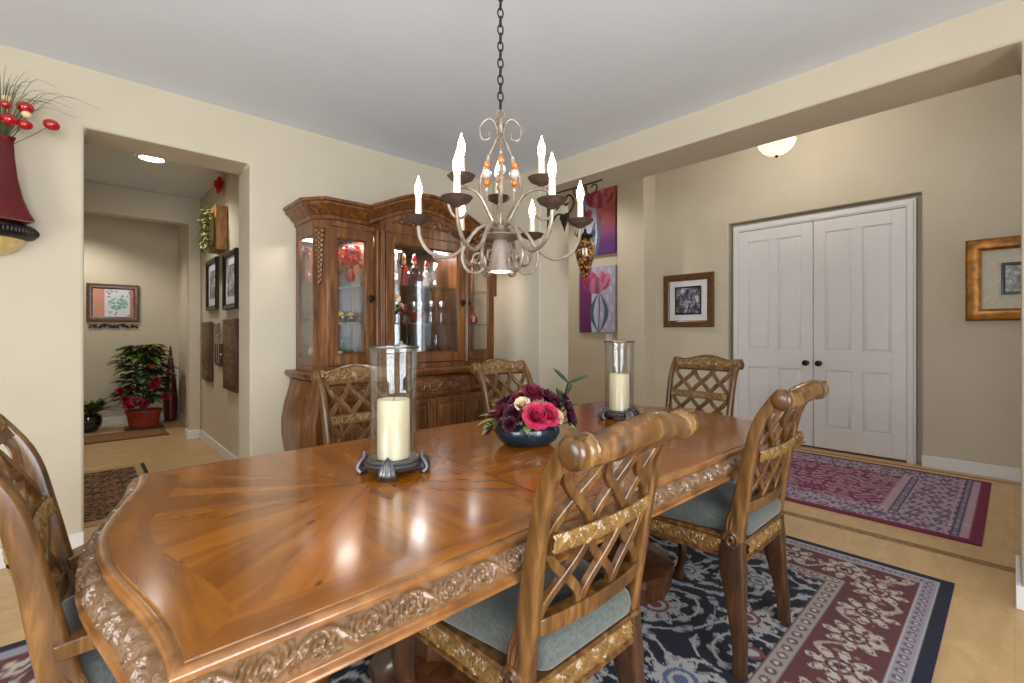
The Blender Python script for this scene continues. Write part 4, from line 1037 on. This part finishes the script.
def tulip(C, U, V, cx, cy, sx, sy, cols):
    for k, (dx, dy, rx, ry, rot) in enumerate(((-.6, .15, .42, .8, .5), (.6, .15, .42, .8, -.5), (-.25, .3, .4, .9, .15), (.3, .3, .4, .9, -.15), (0, -.1, .5, .8, 0))):
        x = (U-cx)/sx-dx; y = (V-cy)/sy-dy; c, s = math.cos(rot), math.sin(rot); xr = x*c+y*s; yr = -x*s+y*c
        m = (xr/(rx*(1.12-.5*(yr/ry)-.08*np.sin(14*yr+k))))**2+(yr/ry)**2 < 1; sh_ = (.75+.3*np.sin(xr*9+k)+.15*yr)[..., None]
        C[m] = (np.array(cols[k % len(cols)])*sh_)[m]
def p_low(U, V):
    C = np.empty(U.shape+(3,)); C[:] = lin((176, 176, 204)); n = np.sin(31*U+4*V)*np.sin(23*V+3*U)
    C[n > .3] = lin((196, 196, 216)); lf = U < .36-.02*np.sin(9*V); C[lf] = (lin((112, 48, 104))*(.8+.5*V[..., None]))[lf]
    C[(U > .36) & (U < .5) & (V < .6)] = lin((190, 206, 232))
    for x0, sgn in ((.5, -1), (.62, 1)):
        t_ = np.clip((V-.0)/.6, 0, 1); cx = .56+sgn*(.02+.2*np.sin(PI*t_)*.9); C[(np.abs(U-cx) < .05*np.sin(PI*np.clip(t_, .05, 1))+.006) & (V < .58)] = lin((82, 92, 122))
    C[(np.abs(U-.55-.02*np.sin(4*V)) < .014) & (V < .62)] = lin((74, 84, 112))
    tulip(C, U, V, .48, .74, .36, .17, [lin((188, 62, 112)), lin((220, 108, 152)), lin((200, 84, 128)), lin((226, 132, 164)), lin((196, 120, 158))]); return C
def p_up(U, V):
    C = np.empty(U.shape+(3,)); C[:] = lin((190, 194, 220)); rt = U > .5+.02*np.sin(8*V)
    C[rt] = (lin((92, 44, 112))*(1-np.clip(V*1.5-.25, 0, 1))[..., None]+lin((222, 122, 84))*np.clip(V*1.5-.25, 0, 1)[..., None])[rt]
    cx = .48+.12*np.sin(2.6*V); C[(np.abs(U-cx) < .04) & (V < .55)] = lin((92, 100, 126)); C[(np.abs(U-.32-.25*V) < .07*np.sin(PI*np.clip(V/.5, 0, 1))) & (V < .5)] = lin((104, 112, 140))
    tulip(C, U, V, .56, .78, .36, .14, [lin((196, 70, 96)), lin((222, 104, 122)), lin((206, 84, 110)), lin((228, 124, 136)), lin((214, 106, 126))])
    tulip(C, U, V, .2, .58, .16, .09, [lin((172, 56, 88)), lin((204, 90, 116))]); return C
canvas('tulip_picture', 'canvas of one pink tulip on violet and pale blue, lower one above the light switch', 4.26, 1.73, .66, .98, p_low)
canvas('tulip_picture', 'canvas of pink tulips on orange and purple, upper one near the ceiling', 4.26, 2.93, .66, 1.06, p_up)
o = MB().box(-.008, 0, -.06, .06, -.06, .06); 
for s in (-.025, .025): o.box(-.014, -.008, s-.012, s+.012, -.03, .03)
tag(o.build('light_switch', WHITE, loc=(5.72, 4.06, 1.16), bev=.002), 'white double light switch plate below the tulip canvases', 'light switch')
FRB = wood('brown_frame_wood', S(56, 32, 14), S(92, 56, 24), S(128, 84, 40), (20, 20, 20), .35)
FRG = plain('gold_frame', S(150, 96, 28), .35, .5, var=.5, nscale=18)
MATW = plain('picture_mount', S(222, 222, 226), .8, var=.02)
MATC = plain('ribbed_mount', S(212, 204, 186), .8, var=.1, nscale=60)
def photo_mat(name, a, b, c, sc=9):
    m, nd, lk, bs = newmat(name); f = noise_tex(nd, lk, tex(nd, lk), sc, 6, .7, .6)
    lk.new(ramp(nd, lk, f, [(.35, a), (.5, b), (.62, c)]), bs.inputs['Base Color']); bs.inputs['Roughness'].default_value = .25; return m
PHOTO = photo_mat('grey_photograph', S(26, 28, 38), S(94, 98, 112), S(196, 200, 210), 12)
PRINT = photo_mat('landscape_print', S(44, 38, 30), S(120, 110, 92), S(176, 186, 190), 10)
def framed(name, label, cat, loc, rotz, w, h, fw, ft, fm, mount, mw, inner, pm, group=None, inset=.0, lip=None):
    """frame lies in local xz, faces -y; wall at y = 0"""
    t = thing(name, label, cat, loc, rotz, group); mb = MB()
    rect = lambda q, y: [(-w/2+q, y, -h/2+q), (w/2-q, y, -h/2+q), (w/2-q, y, h/2-q), (-w/2+q, y, h/2-q)]
    mb.loft([rect(0, -.002), rect(0, -ft*.7), rect(fw*.15, -ft), rect(fw*.45, -ft*.8), rect(fw*.8, -ft*.85), rect(fw, -ft*.55), rect(fw, -.004)], False); mb.build('frame', fm, t, angle=30)
    q0 = fw-.002; b = MB().box(-w/2+q0, w/2-q0, -.012, -.006, -h/2+q0, h/2-q0)
    mo = b.build('mount', mount, t); q = fw+mw; i = MB()
    if inner:
        i.loft([rect(q, -.0125), rect(q, -.018), rect(q+inner*.5, -.02), rect(q+inner, -.016), rect(q+inner, -.0125)], False); i.build('inner_frame', BLACK, t)
    q += inner; p = MB().box(-w/2+q, w/2-q, -.0145, -.0125, -h/2+q, h/2-q); p.build('picture', pm, t)
    return t
framed('framed_photograph', 'square brown framed grey photograph with white mount between column and doors', 'picture', (5.708, 2.84, 1.645), -PI/2, .67, .68, .085, .035, FRB, MATW, .075, .02, PHOTO)
framed('framed_print', 'gold framed landscape print on the wall beside the double doors', 'picture', (5.708, -.205, 1.685), -PI/2, 1.0, .70, .10, .05, FRG, MATC, .115, .025, PRINT)
# picture at the hallway end, window reflection painted into its colours
PAINT = photo_mat('hall_picture_tones', S(176, 110, 84), S(196, 206, 212), S(92, 136, 128), 7)
hp = framed('hall_picture', 'brown framed picture with painted window reflection on the far hallway wall', 'picture', (.325, 8.198, 1.63), 0, .54, .5, .065, .03, FRB, MATW, .0, .0, PAINT)
def hall_reflection():
    U, V = np.meshgrid(np.linspace(0, 1, 50), np.linspace(0, 1, 46), indexing='ij'); C = np.empty(U.shape+(3,)); C[:] = lin((214, 150, 128))
    mixm(C, U > .28, lin((222, 228, 236))); n = np.sin(21*U+3*np.sin(13*V))*np.sin(19*V+2*np.sin(17*U))
    mixm(C, (U > .3) & (V > .7) & (n > .2), lin((150, 150, 150))); mixm(C, (np.hypot((U-.62)/.26, (V-.48)/.25) < 1) & (n > -.3), lin((176, 206, 200))); mixm(C, (np.hypot((U-.62)/.26, (V-.48)/.25) < 1) & (n > .35), lin((120, 166, 156)))
    mixm(C, (U > .92), lin((190, 120, 96))); mixm(C, (V < .2) & (U > .3) & (n > .3), lin((170, 160, 150))); return C
C = hall_reflection(); g = [[(-.2+.4*i/49, -.0155, -.18+.36*j/45) for j in range(46)] for i in range(50)]
o = MB().sheet(g).build('print', CANV, hp); at_ = o.data.color_attributes.new('pattern', 'FLOAT_COLOR', 'POINT'); at_.data.foreach_set('color', np.concatenate([C.reshape(-1, 3), np.ones((2300, 1))], 1).astype(np.float32).ravel())  # sheet that carries the painted reflection
t = MB(); 
for s in (-1, 1):
    for k in range(3):
        p = [(s*(.03+.085*k)+.035*(1-j/16)*math.cos(j*.5+k)*s, -.012, .02*math.sin(j*.9)*(1-j/16)) for j in range(16)]; t.tube(p, .006, 6)
    t.tube(bez([(0, -.012, -.02), (s*.09, -.012, .03), (s*.17, -.012, -.015), (s*.25, -.012, .02)], 8), .006, 6)
    for k in range(5): t.leaf((s*.05*k+s*.02, -.012, 0), (s, 0, .6 if k % 2 else -.8), .05, .022, 0, up=(0, -1, 0))
t.ball((0, -.01, -.005), (.022, .01, .022), 10, 6); t.box(-.01, .01, -.01, 0, -.01, .01)
tag(t.build('hanging_iron_scroll', IRON, loc=(.33, 8.198, 1.32)), 'dark iron leaf scroll on the wall below the hallway picture', 'wall ornament')

# hallway wall x = 1.02 (things face -x)
HX = 1.038
framed('black_picture_frame', 'black framed print on the hallway wall, the one nearer the dining room', 'picture', (HX, 4.95, 1.72), -PI/2, .5, .54, .05, .035, BLACK, MATW, .075, .0, PHOTO, 'black hallway frames')
framed('black_picture_frame', 'black framed print on the hallway wall, the one nearer the potted plants', 'picture', (HX, 5.76, 1.74), -PI/2, .5, .54, .05, .035, BLACK, MATW, .075, .0, PHOTO, 'black hallway frames')
def panel(label, y, z, w, h):
    t = thing('hanging_carved_panel', label, 'wall panel', (HX, y, z), -PI/2, 'carved hallway panels')
    MB().box(-w/2, w/2, -.035, -.002, -h/2, h/2).build('board', DARKW, t, bev=.006)
    cv = MB(); nu, nv = 60, 13; U, V = np.meshgrid(np.linspace(-h/2+.05, h/2-.05, nu), np.linspace(0, 1, nv), indexing='ij')
    cv.relief(np.stack([(V-.5)*(w-.12), np.full_like(U, -.036), U], -1), np.broadcast_to(np.array([0, -1., 0]), U.shape+(3,)), scroll_h(U+2, V, .3, w-.12), .012); cv.build('carving', CABC, t, angle=60)
panel('dark carved wooden wall panel below the black frames, nearer the dining room', 4.92, 1.03, .5, .66)
panel('dark carved wooden wall panel below the black frames, nearer the potted plants', 6.02, 1.03, .46, .64)
t = thing('hanging_cutlery_plaque', 'metal fork and spoon wall plaque between the two dark carved panels', 'wall ornament', (HX, 5.45, 1.12), -PI/2)
MB().box(-.15, .15, -.02, -.002, -.22, .0).build('board', DARKW, t, bev=.004)
for k, x in enumerate((-.1, 0, .1)):
    mb = MB(); mb.tube([(x, -.03, -.19), (x, -.034, -.05), (x, -.03, .08)], [.009, .006, .008], 8)
    if k == 1: mb.ball((x, -.03, .15), (.035, .012, .06), 12, 8)
    else:
        mb.ball((x, -.03, .09), (.03, .009, .02), 10, 6)
        for q in (-.022, -.007, .007, .022): mb.tube([(x+q, -.03, .09), (x+q, -.032, .21)], .005, 6)
    mb.tube([(x, -.0, -.1), (x, -.034, -.1)], .006, 6)
    mb.build(('fork', 'spoon', 'fork')[k], SILVER, t)
t = thing('wreath_box', 'wooden box with a leafy green wreath hung on ribbons from a red bow', 'wreath', (HX, 5.3, 2.235), -PI/2)
BOXW = wood('box_wood', S(120, 78, 38), S(168, 116, 62), S(196, 148, 92), (10, 10, 3), .5)
mb = MB(); mb.box(-.17, .17, -.10, -.002, -.21, .21); mb.build('box', BOXW, t, bev=.004)
rn = random.Random(2); mb = MB()
mb.tube([(.13*math.cos(a), -.125, .15*math.sin(a)) for a in [2*PI*k/24 for k in range(24)]], .022, 8, closed=True)
for k in range(230):
    a = rn.uniform(0, 2*PI); q = rn.uniform(-.03, .05); b = ((.135+q)*math.cos(a), -.125+rn.uniform(-.03, .0), (.15+q)*math.sin(a))
    mb.leaf(b, (rn.uniform(-1, 1), rn.uniform(-1.2, -.1), rn.uniform(-1, 1)), rn.uniform(.05, .08), .03, .2)
mb.build('wreath', plain('wreath_leaf', S(140, 138, 84), .7, var=.5, nscale=25), t)
mb = MB()
for s in (-1, 1): mb.tube(bez([(s*.015, -.02, .42), (s*.06, -.05, .3), (s*.1, -.1, .2)], 6), 1, flat=(.012, .003), up=(0, 1, 0))
mb.build('ribbon', plain('green_ribbon', S(120, 140, 120), .6), t)
mb = MB(); mb.bloom((0, -.03, .45), .075, 10, 3, (0, -1, 0), rnd=rn)
for k in range(6): mb.leaf((0, -.02, .45), (math.cos(k), -.3, math.sin(k)), .1, .05, .1)
mb.build('bow', plain('bow_red', S(206, 54, 36), .6, var=.25, nscale=30), t)

# ------------------------------------------------------------------ PLANTS AT THE HALLWAY END
TERRA = plain('red_terracotta', S(150, 52, 34), .5, var=.2)
t = thing('red_planter', 'bushy plant with red blooms in a red terracotta trough', 'potted plant', (.61, 7.72, 0))
mb = MB().lathe([(.17, .015), (.18, .02), (.2, .15), (.215, .2), (.225, .205), (.225, .235), (.205, .235), (.2, .2), (0, .19)], 28, Matrix.Diagonal((.86, .7, 1, 1))); mb.build('trough', TERRA, t)
MB().box(-.2, .2, -.16, .16, .0005, .015).build('saucer', DARKW, t, bev=.005)
rn = random.Random(21); LEAFS = [LEAFD, plain('bright_leaf', S(92, 122, 44), .5, var=.4, nscale=12), plain('bronze_leaf', S(104, 36, 28), .5, var=.4, nscale=12)]
for s in range(5):
    x = rn.uniform(-.1, .1); mb = MB(); p = bez([(x*.4, 0, .19), (x, .02, .5), (x*1.4, .0, .86+.05*s)], 6); mb.tube(p, .01, 6); mb.build('stem', LEAFD, t)
fol = [MB(), MB(), MB()]
for k in range(290):
    z = rn.uniform(.36, 1.06); a = rn.uniform(0, 2*PI); mi = 0 if rn.random() < .62 else (1 if rn.random() < .7 else 2)
    if z > .9: mi = rn.choice((1, 1, 0, 2))
    rad = rn.uniform(.03, .2) if z < .9 else rn.uniform(.02, .14)
    fol[mi].leaf((rad*math.cos(a), rad*math.sin(a)*.7, z), (math.cos(a), math.sin(a)*.8, rn.uniform(.0, .6)), rn.uniform(.15, .24), rn.uniform(.08, .12), .45)
for q in range(3): fol[q].build('foliage', LEAFS[q], t, label=('dark green foliage', 'bright green foliage', 'bronze red foliage')[q])
DKRED = plain('dark_red_petal', S(140, 22, 34), .6, var=.4, nscale=40)
for c in ((-.16, -.2, .32, .075), (-.09, -.24, .36, .08), (-.2, -.17, .4, .06), (.08, -.24, .56, .07), (.1, -.23, .62, .06), (-.24, -.12, .5, .06), (.2, -.18, .4, .06), (-.02, -.22, .33, .07)):
    mb = MB(); mb.bloom(c[:3], c[3], 7, 3, (c[0], -1, .7), rnd=rn); mb.build('bloom', DKRED, t)
BLKPOT = plain('black_glazed_pot', S(20, 20, 20), .15, var=.2, coat=1)
t = thing('black_pot_plant', 'spiky yellow green plant in a round glossy black pot', 'potted plant', (.07, 7.85, 0))
MB().lathe([(.08, .001), (.09, .01), (.13, .07), (.14, .13), (.13, .19), (.1, .215), (.11, .23), (.095, .23), (0, .2)], 28).build('pot', BLKPOT, t)
fol = [MB(), MB()]
for k in range(120):
    a = rn.uniform(0, 2*PI); e = rn.uniform(.5, 2.4); fol[k % 2].leaf((.05*math.cos(a), .05*math.sin(a), .22), (math.cos(a), math.sin(a), e), rn.uniform(.24, .34), .045, .35)
fol[0].build('foliage', plain('olive_leaf', S(122, 118, 48), .5, var=.4, nscale=14), t, label='yellow green foliage'); fol[1].build('foliage', LEAFD, t, label='dark green foliage')
tp = thing('tall_red_ornament', 'slender dark red ornament standing in the corner behind the planter', 'ornament', (.93, 8.06, 0))
MB().lathe([(.06, .001), (.075, .02), (.085, .3), (.06, .6), (.03, .85), (.012, 1.02), (.004, 1.05)], 20).build('body', plain('maroon_glaze', S(96, 18, 24), .3), tp)

# ------------------------------------------------------------------ WALL SHELF LAMP WITH RED VASE
SX, SY, SZ = -.35, 3.585, 1.795
t = thing('sconce_uplight', 'carved iron rimmed wall lamp with an amber glass bowl', 'wall lamp', (SX, SY, SZ))
half = dict(a0=PI, a1=2*PI)
mb = MB(); mb.lathe([(.0, -.004), (.168, -.004), (.18, -.014), (.177, -.03), (.183, -.036), (.178, -.056), (.164, -.07), (.145, -.076), (.0, -.076)], 40, **half)
for k in range(36): a = PI+PI*(k+.5)/36; mb.ball((.181*math.cos(a), .181*math.sin(a), -.036), (.009, .009, .016), 6, 5)
mb.build('rim', IRON, t)
AMBG = plain('amber_glass', S(222, 192, 128), .25, var=.35, nscale=9, coat=.5)
MB().lathe([(.14, -.077), (.135, -.095), (.115, -.125), (.08, -.15), (.035, -.165), (.0, -.168)], 32, **half).build('bowl', AMBG, t)
MB().ball((0, -.02, -.175), (.02, .012, .02), 10, 8).build('finial', IRON, t)
t = thing('red_vase', 'tall flared red vase with berries and dry grass on the wall lamp', 'vase', (-.29, 3.455, SZ-.003))
sqr = lambda a: 1/max(abs(math.cos(a-.4)), abs(math.sin(a-.4)))**.75*.86
mb = MB(); mb.lathe([(.105, .0), (.118, .006), (.118, .018), (.104, .045), (.078, .12), (.058, .22), (.047, .33), (.044, .4), (.052, .425), (.046, .425), (.036, .39), (0, .3)], 40, sq=sqr); mb.build('body', plain('red_glaze', S(88, 8, 12), .18, var=.25, nscale=9, coat=.3), t, angle=50)
gr = MB(); rn = random.Random(9)
for k in range(75):
    a = rn.uniform(0, 2*PI); L = rn.uniform(.28, .44); sp_ = rn.uniform(.05, .8)
    dx_, dy_ = math.cos(a)*sp_, -abs(math.sin(a))*sp_*.7+.05
    p = bez([(0, 0, .36), (dx_*.05, dy_*.05, .45), (dx_*L*.7, dy_*L*.7, .45+L*.55), (dx_*L*1.3, dy_*L*1.3, .45+L*(.85-.5*sp_))], 4); gr.tube(p, [.0018-.0013*i/len(p) for i in range(len(p))], 4)
gr.build('dry_grass', plain('dry_grass', S(104, 100, 68), .8, var=.3), t)
BERRY = plain('red_bauble', S(172, 14, 22), .12, var=.15, coat=1)
for c, r, m in (((.03, -.05, .5), .034, BERRY), ((-.04, -.06, .49), .032, BERRY), ((.18, -.05, .52), .034, BERRY), ((.085, -.03, .585), .035, BERRY), ((.02, -.07, .565), .022, BERRY), ((-.06, -.05, .55), .026, BERRY), ((.02, -.03, .61), .02, CREAMP), ((.09, -.05, .545), .02, CREAMP), ((.085, -.04, .495), .03, BERRY)):
    mb = MB(); mb.ball(c, (r, r, r*.85), 14, 10); mb.tube([(0, 0, .36), (c[0]*.6, c[1]*.6, .45), c], .002, 5, mi=1); mb.build('bauble', [m, LEAFD], t)

# ------------------------------------------------------------------ IRON BRACKET WITH HANGING GLASS CONE, FOYER PENDANT, HALL DOWNLIGHT
BX = 3.2
t = thing('iron_bracket', 'scrolled dark iron wall bracket projecting under the beam', 'bracket', (BX, 2.948, 2.51), -PI/2)   # local +x runs out from the wall
mb = MB(); mb.tube([(0, 0, 0), (.57, 0, 0), (.60, 0, .004)], .007, 8); mb.box(0, .008, -.025, .025, -.34, .014)
mb.tube(bez([(.01, 0, -.3), (.1, 0, -.2), (.22, 0, -.22), (.3, 0, -.13), (.25, 0, -.05), (.19, 0, -.08), (.2, 0, -.13), (.235, 0, -.115)], 8), .009, 8)
mb.tube(bez([(.02, 0, -.02), (.03, 0, -.1), (.09, 0, -.15), (.14, 0, -.1), (.11, 0, -.04), (.07, 0, -.06), (.085, 0, -.1)], 8), .008, 8)
mb.tube(bez([(.29, 0, -.0), (.31, 0, -.07), (.37, 0, -.1), (.41, 0, -.06), (.38, 0, -.025), (.35, 0, -.05)], 8), .006, 8)
mb.tube(bez([(.43, 0, -.005), (.45, 0, -.08), (.51, 0, -.1), (.55, 0, -.05), (.52, 0, -.015), (.49, 0, -.04)], 8), .006, 8)
mb.build('scrollwork', IRON, t)
mb = MB(); 
for s in (-1, 1): mb.ball((.19+s*.024, 0, -.235), (.034, .016, .034), 12, 8)
mb.lathe([(.004, -.3), (.012, -.27), (.036, -.22), (.03, -.205)], 12, Matrix.Translation((.19, 0, -.035)) @ Matrix.Diagonal((1.2, .45, 1.1, 1))); mb.build('heart_ornament', IRON, t)
def mosaic_glass():
    m, nd, lk, bs = newmat('mosaic_amber_glass'); vo = nd.new('ShaderNodeTexVoronoi'); vo.inputs['Scale'].default_value = 58; lk.new(tex(nd, lk), vo.inputs['Vector'])
    lk.new(ramp(nd, lk, vo.outputs['Color'], [(.4, S(44, 16, 8)), (.55, S(90, 42, 14)), (.7, S(190, 132, 50))]), bs.inputs['Base Color']); bs.inputs['Roughness'].default_value = .15; bs.inputs['Coat Weight'].default_value = 1; return m
t = thing('glass_cone', 'amber mosaic glass cone hanging from the iron bracket', 'hanging ornament', (BX, 2.527, 1.735), 0)
MB().lathe([(.0, -.045), (.014, -.03), (.046, .04), (.076, .13), (.093, .21), (.09, .25), (.068, .29), (.042, .31), (.03, .315)], 24).build('cone', mosaic_glass(), t)
mb = MB(); mb.lathe([(.045, .312), (.07, .325), (.066, .34), (.03, .35), (.012, .37), (.01, .39)], 20)
for k in range(8): a = PI/4*k; mb.tube(bez([(.05*math.cos(a), .05*math.sin(a), .33), (.085*math.cos(a), .085*math.sin(a), .345), (.08*math.cos(a), .08*math.sin(a), .375)], 4), .005, 6)
mb.tube([(0, 0, .385), (0, 0, .5), (0, 0, .757)], .004, 6); mb.build('cap', IRON, t)
t = thing('foyer_pendant', 'white glass bowl lamp hanging in the entry beyond the beam', 'pendant lamp', (4.6, 1.46, 2.83))
MB().lathe([(.0, .0), (.035, .003), (.08, .02), (.12, .05), (.145, .09), (.155, .12), (.145, .12), (.08, .035), (0, .012)], 32).build('bowl', plain('alabaster_glass', S(240, 232, 216), .3, var=.1, nscale=8, emit=S(255, 238, 210), estr=1.1), t)
mb = MB(); mb.ball((0, 0, -.008), (.014, .014, .014), 10, 6); mb.tube([(0, 0, .0), (0, 0, .3), (0, 0, .77)], .008, 8); mb.lathe([(.07, .77), (.06, .745), (.015, .73)], 20)
for k in range(3): a = 2*PI*k/3; mb.tube([(0, 0, .4), (.15*math.cos(a), .15*math.sin(a), .115)], .004, 6)
mb.build('hanger', IRON, t)
t = thing('recessed_downlight', 'lit recessed ceiling light in the hallway', 'ceiling light', (.47, 5.26, 2.8))
MB().lathe([(.115, -.001), (.115, -.008), (.095, -.012), (.09, -.004)], 28, caps=False).build('trim_ring', WHITE, t); MB().lathe([(.0, -.004), (.092, -.004), (.092, -.002), (0, -.002)], 28).build('lens', LITGL, t)

# ------------------------------------------------------------------ LIGHTS, WORLD, CAMERA
def area(name, loc, rot, sx, sy, power, col=(1, 1, 1)):
    l = bpy.data.lights.new(name, 'AREA'); l.shape = 'RECTANGLE'; l.size = sx; l.size_y = sy; l.energy = power; l.color = col
    o = bpy.data.objects.new(name, l); COL.objects.link(o); o.location = loc; o.rotation_euler = rot; return o
DAY = (.9, .95, 1)
area('daylight_front', (-.05, -1.95, 1.45), (PI/2, 0, 0), 2.5, 1.8, 205, DAY)
area('daylight_entry', (4.91, -1.95, 1.3), (PI/2, 0, 0), .26, 2.0, 12, DAY)
area('daylight_transom', (5.425, -1.95, 3.05), (PI/2, 0, 0), .55, .7, 12, DAY)
area('daylight_side', (-2.6, .5, 1.5), (PI/2, 0, -PI/2), 2.2, 1.6, 125, DAY)
def point(name, loc, power, rad=.05, col=(1, .86, .68)):
    l = bpy.data.lights.new(name, 'POINT'); l.energy = power; l.color = col; l.shadow_soft_size = rad
    o = bpy.data.objects.new(name, l); COL.objects.link(o); o.location = loc; return o
def spot(name, loc, power, size=2.4, rad=.06, col=(1, .95, .88)):
    l = bpy.data.lights.new(name, 'SPOT'); l.energy = power; l.color = col; l.shadow_soft_size = rad; l.spot_size = size; l.spot_blend = .6
    o = bpy.data.objects.new(name, l); COL.objects.link(o); o.location = loc; return o
w = bpy.data.worlds.new('World'); scene.world = w; w.use_nodes = True
w.node_tree.nodes['Background'].inputs['Color'].default_value = (.75, .86, 1, 1)
w.node_tree.nodes['Background'].inputs['Strength'].default_value = 1.0
spot('hall_downlight', (.47, 5.26, 2.76), 42)
spot('hall_end_light', (-.1, 7.5, 2.76), 60)
point('foyer_light', (4.6, 1.46, 3.02), 32, .1, (1, .93, .84))
for x in (-.58, 0, .58):
    l = area('cabinet_light', (CXC+x, 3.583-.22, 1.955), (0, 0, 0), .25, .12, 10 if x == 0 else 5.5, (1, .9, .82))
spot('foyer_fill_spot', (4.75, 4.3, 3.55), 70, 2.2)  # added spot without a fixture, brightens the niche with the tulip canvases
cam = bpy.data.cameras.new('Camera'); co = bpy.data.objects.new('Camera', cam); COL.objects.link(co)
co.location = (0, 0, 1.23); F_PX = 466
cam.sensor_width = 36; cam.lens = F_PX/1024*36; cam.shift_y = -8.5/1024; cam.clip_start = .03
co.rotation_euler = (PI/2, 0, math.atan2(.7336, .6796)-PI/2)
scene.camera = co
vs = scene.view_settings; vs.view_transform = 'Standard'; vs.look = 'None'; vs.gamma = 1; vs.use_curve_mapping = False
vs.exposure = .03
scene.cycles.use_denoising = True
scene.cycles.max_bounces = 12; scene.cycles.transparent_max_bounces = 24
scene.cycles.sample_clamp_indirect = 6; scene.cycles.caustics_reflective = False; scene.cycles.caustics_refractive = False
